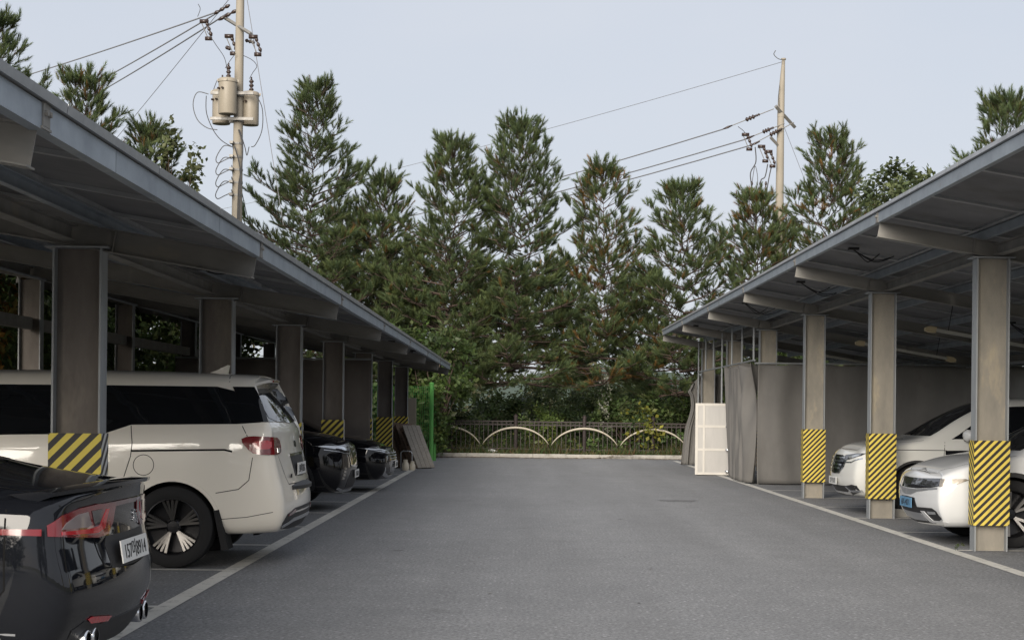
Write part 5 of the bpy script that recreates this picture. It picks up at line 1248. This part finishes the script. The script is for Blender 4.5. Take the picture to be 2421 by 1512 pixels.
# ------------------------------------------------------------------ utility poles
M['pole'] = surf('pole_concrete', (0.28, 0.25, 0.205), (0.23, 0.205, 0.165), 3, 0.85, 0, (1, 1, 0.3), (0.30, 0.26, 0.20), 1.5, (0.58, 0.8), bmp=0.2)
M['tank'] = surf('cream_tank_paint', (0.285, 0.25, 0.20), (0.24, 0.212, 0.165), 3, 0.5, 0, (1, 1, 0.5), (0.33, 0.26, 0.17), 2, (0.66, 0.85))
M['porcelain'] = plain('brown_porcelain', (0.035, 0.022, 0.018), 0.25); M['wire'] = plain('wire_sheath', (0.05, 0.05, 0.052), 0.6); M['wire_al'] = plain('bare_conductor', (0.16, 0.16, 0.17), 0.5)
M['steel'] = surf('crossarm_steel', (0.26, 0.25, 0.23), (0.17, 0.165, 0.16), 5, 0.55, 0.4)
def insul(mb, p0, p1, r=0.06, n=3):
    p0, p1 = Vector(p0), Vector(p1); pts = []; rs = []
    for i in range(n*4+1):
        u = i/(n*4); pts.append(p0.lerp(p1, u)); rs.append(r*(1.0 if i % 4 == 2 else (0.75 if i % 4 in (1, 3) else 0.38)))
    mb.tube(pts, rs, 8)
def sagwire(a, b, sag, n=16):
    a, b = Vector(a), Vector(b); return [a.lerp(b, i/n) - Vector((0, 0, sag*4*(i/n)*(1-i/n))) for i in range(n+1)]
def cutout(mb_p, mb_m, p, d=1):
    """fuse cutout: porcelain bar with bracket and fuse tube"""
    x, y, z = p
    insul(mb_p, (x, y, z), (x + 0.16*d, y, z - 0.42), 0.055, 3)
    mb_p.box((x-0.14*d-0.05, y-0.05, z-0.04), (x+0.06, y+0.05, z+0.06))
    mb_m.tube([(x - 0.14*d, y, z-0.03), (x + 0.06*d, y, z-0.5)], 0.014, 5)
    mb_p.box((x + 0.02*d - 0.05, y-0.04, z-0.54), (x + 0.12*d + 0.05, y+0.04, z-0.44))
YP = 46.0; PXL = px(556, YP); kx = YP/3766
def lp(xd, yd, dy=0.0):                       # picture position to a point on the left pole's plane
    return ((xd-1227)*kx, dy, 1.42 + (969 + (xd-1227)*0.0105 - yd)*kx)
up = empty('utility_pole', (0, YP, 0)); tag(up, 'concrete utility pole carrying three cream transformer drums', 'pole')
px0 = PXL
p = MB(); p.tube([(px0-0.02, 0, -0.3), (px0-0.02, 0, 4), (px0, 0, 10), (px0+0.03, 0, 14.6)], [0.185, 0.17, 0.135, 0.11], 16); p.build('shaft', M['pole'], up, angle=50)
# transformers
def drum(x, y, z0, z1, r, nm='transformer'):
    t = MB(); t.lathe([(0, z0), (r*0.93, z0), (r*0.97, z0+0.03), (r*0.97, z1-0.08), (r*1.04, z1-0.08), (r*1.04, z1-0.02), (r*0.9, z1+0.03), (r*0.3, z1+0.07), (0, z1+0.07)], 22, Matrix.Translation((x, y, 0)))
    o = t.build(nm, M['tank'], up, angle=40)
    b = MB(); insul(b, (x+0.02, y, z1+0.05), (x+0.02, y, z1+0.40), 0.075, 3); b.tube([(x+0.02, y, z1+0.38), (x+0.02, y, z1+0.47)], 0.025, 6); b.build('bushing', M['porcelain'], o, smooth=True)
    l = MB()
    for k in range(5):
        q = 1.2*k; l.box((x + r*1.04*math.cos(q)-0.02, y + r*1.04*math.sin(q)-0.02, z1-0.07), (x + r*1.1*math.cos(q)+0.02, y + r*1.1*math.sin(q)+0.02, z1+0.0))
    l.build('lid_clamp', M['tank'], o)
    u = MB()
    for q in (-2.4, -1.9): u.tube([(x + r*math.cos(q)*0.9, y + r*math.sin(q)*0.9, z1-0.28), (x + r*math.cos(q)*1.25, y + r*math.sin(q)*1.25, z1-0.28)], 0.03, 6)
    u.build('terminal', M['porcelain'], o)
    return o
a = lp(537, 272); b = lp(537, 195); drum(a[0], -0.45, a[2]-0.06, b[2]-0.02, 0.27)
a = lp(512, 290); b = lp(512, 212); drum(a[0], 0.25, a[2], b[2], 0.27)
a = lp(582, 294); b = lp(582, 218); drum(a[0], 0.18, a[2], b[2], 0.25)
# brackets
br = MB()
for yd in (225, 285):
    c = lp(545, yd); br.box((c[0]-0.62, -0.32, c[2]-0.04), (c[0]+0.62, -0.24, c[2]+0.04)); br.box((c[0]-0.62, 0.14, c[2]-0.04), (c[0]+0.62, 0.22, c[2]+0.04)); br.tube([(px0, 0, c[2]-0.05), (px0, 0, c[2]+0.05)], 0.16, 14)
br.build('bracket', M['steel'], up)
for (x0, y0, x1, y1) in ((508, 28, 592, 92),):
    ca = MB(); a = lp(x0, y0); b = lp(x1, y1)
    A = Vector((a[0], 0.85, a[2]-0.30)); B = Vector((b[0], -0.65, b[2]+0.33))
    ca.tube([Vector((a[0], 0.6, a[2])), Vector((b[0], -0.6, b[2]))], 0.055, 4); ca.build('crossarm', M['steel'], up)
po = MB(); me_ = MB()
for (xd, yd, dy) in ((470, 42, 0.5), (536, 85, 0.1), (603, 100, -0.6)):
    c = lp(xd, yd, dy); cutout(po, me_, c)
for (x0, y0, x1, y1) in ((490, 25, 530, 8), (500, 40, 548, 20), (520, 105, 532, 112), (565, 88, 590, 98)):
    insul(po, lp(x0, y0, 0.4), lp(x1, y1, 0.2), 0.06, 3)
tag(po.build('insulators', M['porcelain'], up, smooth=True), kind='stuff'); tag(me_.build('fuse_tubes', M['steel'], up), kind='stuff')
# leads between parts
ld = MB()
def crv(pts, r=0.012, dy=-0.2):
    P_ = [Vector(lp(x, y, dy)) for x, y in pts]; o = []
    for i in range(len(P_)-1):
        p0, p1, p2, p3 = P_[max(i-1, 0)], P_[i], P_[i+1], P_[min(i+2, len(P_)-1)]
        for k in range(6):
            t = k/6; o.append(0.5*((2*p1) + (p2-p0)*t + (2*p0-5*p1+4*p2-p3)*t*t + (3*p1-p0-3*p2+p3)*t**3))
    o.append(P_[-1]); ld.tube(o, r, 5)
crv([(478, 72), (500, 105), (520, 135), (527, 165)], 0.010, 0.1); crv([(527, 165), (540, 145), (552, 130)], 0.010)
crv([(560, 128), (585, 140), (597, 155), (588, 170), (580, 185)], 0.010, 0.1)
crv([(450, 0), (455, 12), (449, 30)], 0.010, 0.5)
crv([(488, 226), (462, 222), (452, 250), (462, 285), (485, 305), (510, 310)], 0.013); crv([(483, 230), (484, 270), (500, 310), (520, 335), (545, 350)], 0.013)
crv([(500, 215), (512, 190), (530, 210), (530, 218)], 0.012); crv([(600, 228), (615, 260), (615, 310), (600, 345), (590, 350)], 0.013)
for k in range(4):
    y = 330 + 28*k
    crv([(545, y+20), (525, y+18), (508, y+45), (512, y+58), (530, y+50), (548, y+42)], 0.014)
crv([(560, 310), (570, 345), (568, 400), (562, 440), (560, 520)], 0.02, -0.22); crv([(552, 350), (562, 385), (566, 420), (564, 520)], 0.02, -0.25); crv([(585, 350), (580, 370), (575, 350), (562, 310)], 0.014)
tag(ld.build('jumper_leads', M['wire'], up), kind='stuff')
for yd in (340, 372, 402, 432, 462):
    sp_ = MB(); c = lp(546, yd); sp_.box((c[0]-0.07, -0.32, c[2]-0.035), (c[0]+0.03, -0.12, c[2]+0.035)); sp_.tube([(px0-0.01, 0, c[2]-0.03), (px0-0.01, 0, c[2]+0.03)], 0.16, 14); sp_.build('spool_rack', M['steel'], up)
# right pole
YQ = 55.0; kq = YQ/3766
def rp(xd, yd, dy=0.0): return ((xd-1227)*kq, dy, 1.42 + (969 + (xd-1227)*0.0105 - yd)*kq)
uq = empty('utility_pole', (0, YQ, 0)); tag(uq, 'slender concrete utility pole with steel top between the right hand pines', 'pole')
a = rp(1836, 700); b = rp(1838, 250); c = rp(1843, 142)
p = MB(); p.tube([(a[0]-0.06, 0, -0.3), (a[0], 0, a[2]), (b[0], 0, b[2])], [0.20, 0.165, 0.115], 14); sh = p.build('shaft', M['pole'], uq, angle=50)
p = MB(); p.tube([(b[0], 0, b[2]-0.4), (b[0]+0.01, 0, b[2]+0.3), (c[0], 0, c[2])], [0.125, 0.115, 0.055], 12); p.lathe([(0.085, 0), (0.085, 0.05), (0, 0.07)], 10, Matrix.Translation(c)); p.build('pole_top', M['pole'], uq, angle=50)
ca = MB(); a = Vector(rp(1823, 255, -0.25)); b = Vector(rp(1876, 296, 0.4)); ca.tube([a, b], 0.075, 4); ca.tube([Vector(rp(1812, 327, -0.2)), Vector(rp(1838, 350, 0))], 0.06, 4); ca.tube([Vector(rp(1772, 464, -0.2)), Vector(rp(1812, 488, 0)), Vector(rp(1850, 480, .2))], 0.045, 4); ca.build('crossarm', M['steel'], uq)
po = MB(); me_ = MB()
ends = [(1820, 259), (1846, 292), (1870, 288)]
runs = [((1700, 308), (1820, 259)), ((1752, 332), (1846, 293)), ((1765, 346), (1868, 291))]
for (x0, y0), (x1, y1) in runs:
    for u0, u1 in ((0.44, 0.62), (0.62, 0.72)):
        p0 = Vector(rp(x0 + (x1-x0)*u0, y0 + (y1-y0)*u0, -0.2)); p1 = Vector(rp(x0 + (x1-x0)*u1, y0 + (y1-y0)*u1, -0.2)); insul(po, p0, p1, 0.085 if u1 < 0.7 else 0.05, 3)
    p0 = Vector(rp(x0, y0, -0.2)); p1 = Vector(rp(x0 + 22, y0 - 9, -0.2)); po.tube([p0, p0.lerp(p1, 0.5), p1], [0.02, 0.045, 0.02], 6)
    me_.tube([Vector(rp(x0, y0, -0.2)), Vector(rp(x1, y1, -0.1))], 0.016, 5)
for xd, yd in ((1757, 322), (1795, 350), (1812, 362)): cutout(po, me_, rp(xd, yd, -0.25))
for xd in (1770, 1790, 1803): insul(po, rp(xd, 430, -0.15), rp(xd-2, 475, -0.15), 0.045, 4)
tag(po.build('insulators', M['porcelain'], uq, smooth=True), kind='stuff'); tag(me_.build('fittings', M['steel'], uq), kind='stuff')
ld = MB(); lp_bak = lp; lp = rp
crv([(1735, 302), (1748, 312), (1757, 325)], .012); crv([(1776, 350), (1778, 385), (1766, 410), (1768, 440), (1774, 500), (1776, 580)], .02); crv([(1806, 390), (1800, 420), (1790, 430), (1790, 470), (1795, 520), (1794, 640)], .02)
crv([(1815, 395), (1808, 430), (1803, 470), (1800, 540), (1798, 640)], .02); crv([(1770, 432), (1776, 395), (1782, 415), (1783, 440)], .012); crv([(1778, 470), (1783, 500), (1795, 500), (1797, 470)], .012)
crv([(1822, 123), (1818, 132), (1828, 142), (1842, 146)], .014); crv([(1832, 205), (1830, 230), (1832, 255)], .012)
lp = lp_bak
tag(ld.build('cable_runs', M['wire'], uq), kind='stuff')
# overhead wires: each its own thing
def wire(name, a, b, sag, r, label, mat='wire_al', group='overhead wires'):
    m_ = MB(); m_.tube(sagwire(a, b, sag, 22), r, 5); tag(m_.build(name, M[mat]), label, 'wire', group)
def far(p, off): return (p[0]+off[0], p[1]+off[1], p[2]+off[2])
def W(p, Y0): return (p[0], Y0 + p[1], p[2])
for (xd, yd), lab in zip([(1700, 308), (1752, 332), (1765, 346)], ('highest of the three thick wires running left from the slender pole', 'middle of the three thick wires running left from the slender pole', 'lowest of the three thick wires running left from the slender pole')):
    s0 = W(rp(xd, yd, -0.2), YQ); wire('overhead_wire', s0, far(s0, (-34, 46, -1.0)), 0.9, 0.022, lab)
s0 = W(rp(1842, 146), YQ); wire('overhead_wire', s0, far(s0, (-38, 46, -1.5)), 0.6, 0.010, 'thin top wire running left from the tip of the slender pole')
s0 = W(rp(1846, 300), YQ); wire('overhead_wire', s0, (s0[0]+3.5, YQ+4, 5.0), 0.02, 0.008, 'thin stay wire falling right of the slender pole')
for (xd, yd, tx, ty), lab in zip([(500, 22, 100, 158), (515, 15, 240, 178), (525, 25, 265, 190)], ('upper of the three lower wires running left from the transformer pole', 'middle of the three lower wires running left from the transformer pole', 'lowest of the three lower wires running left from the transformer pole')):
    s0 = Vector(W(lp(xd, yd, 0.3), YP)); Y2 = 60.0; k2 = Y2/3766
    e0 = Vector(((tx-1227)*k2, Y2, 1.42 + (969+(tx-1227)*.0105-ty)*k2)); e1 = s0 + (e0-s0)*1.9
    wire('overhead_wire', s0, e1, 0.1, 0.022, lab)
s0 = Vector(W(lp(552, -40, 0.3), YP)); e0 = Vector(W(lp(60, 105, 12), YP)); wire('overhead_wire', s0, s0 + (e0-s0)*1.5, 0.05, 0.011, 'thin topmost wire running left from the transformer pole')
s0 = Vector(W(lp(574, 0, 0.0), YP)); e0 = Vector(W(lp(622, 280, 0), YP)); wire('overhead_wire', s0 + (s0-e0)*0.4, s0 + (e0-s0)*1.9, 0.0, 0.010, 'thin stay wire falling right of the transformer pole')
for k, (y0, x1, y1) in enumerate([(395, 470, 430), (422, 480, 448), (452, 495, 470), (340, 480, 372)]):
    s0 = Vector(W(lp(546, y0, -0.3), YP)); e0 = Vector(W(lp(x1, y1, 6), YP)); wire('service_wire', s0, s0 + (e0-s0)*3.0, 0.2, 0.014, ['uppermost of the low service wires behind the roof', 'second low service wire behind the roof', 'lowest service wire just above the roof', 'slim service wire leaving under the drums'][k] + ', transformer pole', 'wire')
# ------------------------------------------------------------------ loose things
M['white_pvc'] = surf('white_plastic', (0.56, 0.535, 0.49), (0.48, 0.455, 0.41), 3, 0.45, 0, (1, 1, 1), (0.40, 0.35, 0.28), 2.5, (0.68, 0.85))
M['pane'] = surf('frosted_pane', (0.42, 0.405, 0.385), (0.35, 0.34, 0.325), 5, 0.35, 0, (1, 1, 0.2))
cb = empty('white_cabinet', (4.40, 35.85, 0), R(-10)); tag(cb, 'tall white cabinet with three frosted panes standing beside the gathered curtain', 'cabinet')
H_ = 1.62; Wd = 0.84; Dp = 0.34
m_ = MB()
m_.box((-Wd/2, -Dp/2+0.03, 0.02), (-Wd/2+0.035, Dp/2, H_)); m_.box((Wd/2-0.035, -Dp/2+0.03, 0.02), (Wd/2, Dp/2, H_)); m_.box((-Wd/2+0.035, Dp/2-0.02, 0.05), (Wd/2-0.035, Dp/2, H_-0.03))
m_.box((-Wd/2+0.035, -Dp/2+0.03, H_-0.03), (Wd/2-0.035, Dp/2, H_)); m_.box((-Wd/2+0.035, -Dp/2+0.03, 0.02), (Wd/2-0.035, Dp/2, 0.05))
m_.build('carcass', M['white_pvc'], cb)
fr_ = MB(); y0 = -Dp/2
fr_.box((-Wd/2, y0, 0.02), (-Wd/2+0.06, y0+0.028, H_)); fr_.box((Wd/2-0.05, y0, 0.02), (Wd/2, y0+0.028, H_)); fr_.box((-Wd/2+0.17, y0-0.004, 0.02), (-Wd/2+0.215, y0+0.03, H_))
for z in (0.02, 0.555, 1.075, H_-0.06): fr_.box((-Wd/2+0.06, y0+0.003, z), (Wd/2-0.05, y0+0.026, z+0.055))
fr_.build('door_frame', M['white_pvc'], cb)
for z0, z1 in ((0.075, 0.555), (0.61, 1.075), (1.13, H_-0.06)):
    pn = MB(); pn.box((-Wd/2+0.215, y0+0.012, z0), (Wd/2-0.05, y0+0.018, z1)); pn.build('pane', M['pane'], cb)
    pn = MB(); pn.box((-Wd/2+0.06, y0+0.012, z0), (-Wd/2+0.17, y0+0.018, z1)); pn.build('pane', M['pane'], cb)
for z in (0.10, 0.58, 1.10, 1.53):
    h_ = MB(); h_.lathe([(0, -0.06), (0.03, -0.05), (0.04, 0), (0.025, 0.05), (0, 0.06)], 10, Matrix.Translation((Wd/2-0.11, y0-0.03, z)) @ Matrix.Rotation(R(90), 4, 'Y')); h_.build('handle', M['chrome'], cb, smooth=True)
# pallets and boards leaning by the far left columns
M['wood'] = surf('grey_weathered_wood', (0.30, 0.275, 0.24), (0.20, 0.178, 0.152), 6, 0.9, 0, (1, 0.15, 6), (0.36, 0.32, 0.27), 3, (0.55, 0.75), bmp=0.4, bs=30)
M['wood2'] = surf('brown_old_wood', (0.17, 0.115, 0.08), (0.10, 0.068, 0.05), 6, 0.9, 0, (1, 0.15, 6), bmp=0.4, bs=30)
def pallet(loc, rot, L, W_, mat, label, planks=4):
    r = empty('wooden_pallet', loc); r.rotation_euler = rot; tag(r, label, 'pallet', 'pallets leaning by the far columns')
    w_ = W_/planks
    for k in range(planks):
        p = MB(); p.box((k*w_ + 0.004, -0.012, random.uniform(-.01, .01)), ((k+1)*w_ - 0.008, 0.010, L + random.uniform(-.015, .015))); p.build('plank', mat, r)
    for z in (0.03, L*0.5-0.05, L-0.13):
        p = MB(); p.box((0.01, 0.0102, z), (W_-0.01, 0.10, z+0.10)); p.build('bearer', M['wood2'], r)
    for k in range(3):
        p = MB(); p.box((k*(W_-0.1)/2+0.004, 0.1002, 0.0), (k*(W_-0.1)/2+0.09, 0.118, L)); p.build('plank', M['wood2'], r)
# planks face +X; each leans back towards -X
def lean(loc, a, rz, L, W_, mat, label, planks=4): pallet(loc, (R(-a), 0, R(90)+rz), L, W_, mat, label, planks)
lean((-2.40, 37.9, 0.02), 27, R(-38), 1.12, 0.62, M['wood'], 'pale grey plank pallet leaning outermost by the far left columns', 4)
lean((-2.62, 38.2, 0.02), 25, R(-38), 1.14, 0.62, M['wood2'], 'brown pallet leaning behind the pale grey one', 4)
lean((-2.86, 38.3, 0.02), 24, R(-38), 1.16, 0.6, M['wood2'], 'dark brown innermost pallet leaning on the striped far column', 5)
# pots and a crate by the pallets
M['ceramic'] = plain('cream_ceramic', (0.62, 0.56, 0.45), 0.4)
for x, y, sc, lb in ((-2.62, 36.9, 1.0, 'cream jar on the ground in front of the leaning pallets, left one'), (-2.47, 37.05, 0.85, 'small white jar beside the leaning pallets, right one')):
    j = MB(); j.lathe([(0, 0), (0.07, 0), (0.085, 0.05), (0.08, 0.15), (0.05, 0.20), (0.055, 0.24), (0.04, 0.25), (0, 0.25)], 16); o = j.build('jar', M['ceramic'], None, (x, y, 0.0), angle=40); o.scale = (sc, sc, sc); tag(o, lb, 'jar', 'jars by the pallets')
hs = MB(); hs.tube([(0, 0, 0.0), (0, 0, 0.40), (0.04, 0, 0.44), (0.22, 0, 0.44), (0.26, 0, 0.40), (0.26, 0, 0.0)], 0.014, 6); o = hs.build('steel_hoop', M['satin'], None, (-2.75, 37.2, 0), smooth=True); tag(o, 'bent bright metal hoop standing behind the jars', 'hoop')
bx = MB(); bx.box((-0.14, -0.12, 0.0), (0.14, 0.12, 1.72)); bx.box((-0.12, -0.135, 0.9), (0.12, -0.12, 1.68)); bx.box((-0.12, -0.135, 0.05), (0.12, -0.12, 0.85)); o = bx.build('meter_box', M['tank'], None, (-2.93, 43.1, 0)); tag(o, 'narrow beige utility box in front of the green mesh fence', 'box')
# small stone stop behind the second right column, weed tuft at the first
sb = MB(); sb.prism([(0, 0), (0.26, 0), (0.24, 0.10), (0.05, 0.12)], 0, 0.14, 'y'); o = sb.build('stone_block', M['concrete'], None, (5.16, 21.95, 0), (0, 0, 0.3)); tag(o, 'small concrete block on the ground beside the second right column', 'block')
tf = leafy_meshes(91, [(0, 0, 0.03, 0.05, 0.04, 0.03)], 24, 0.03, LIME, None)
leafy('weed_tuft', (4.62, 16.62, 0), 'small weed tuft at the foot of the nearest right column', 'weed', tf)
pb = leafy_meshes(92, [(0, 0, 0.1, 0.16, 0.1, 0.07)], 30, 0.1, [(0.55, 0.55, 0.52)], None, LF_BIG)
M['white_bag'] = plain('white_plastic_bag', (0.62, 0.62, 0.60), 0.5)
bg = MB(); bg.lathe([(0, 0), (0.13, 0.01), (0.16, 0.06), (0.09, 0.12), (0.02, 0.15), (0, 0.15)], 9); o = bg.build('plastic_bag', M['white_bag'], None, (px(1163, 48.3), 48.3, 0.13), angle=30); o.scale = (1.2, 0.7, 0.7); tag(o, 'crumpled white plastic bag under the arches of the fence', 'bag')
# asphalt patches and cracks
M['tar'] = surf('tar_stain', (0.10, 0.10, 0.102), (0.16, 0.16, 0.163), 9, 0.75, rand=False)
def blotch(name, x, y, rx, ry, seed):
    q = random.Random(seed); n = 26; pts = []
    for i in range(n):
        a = 6.283*i/n; k = 1 + q.uniform(-.28, .28); pts.append((x + rx*k*math.cos(a), y + ry*k*math.sin(a), 0.003))
    me = bpy.data.meshes.new(name); me.from_pydata(pts, [], [tuple(range(n))]); me.materials.append(M['tar']); link(name, me, lot)
blotch('oil_stain', 2.55, 25.5, 0.30, 0.28, 1); blotch('oil_stain', 1.35, 21.0, 0.035, 0.05, 3); blotch('oil_stain', -1.2, 16.0, 0.06, 0.05, 4)
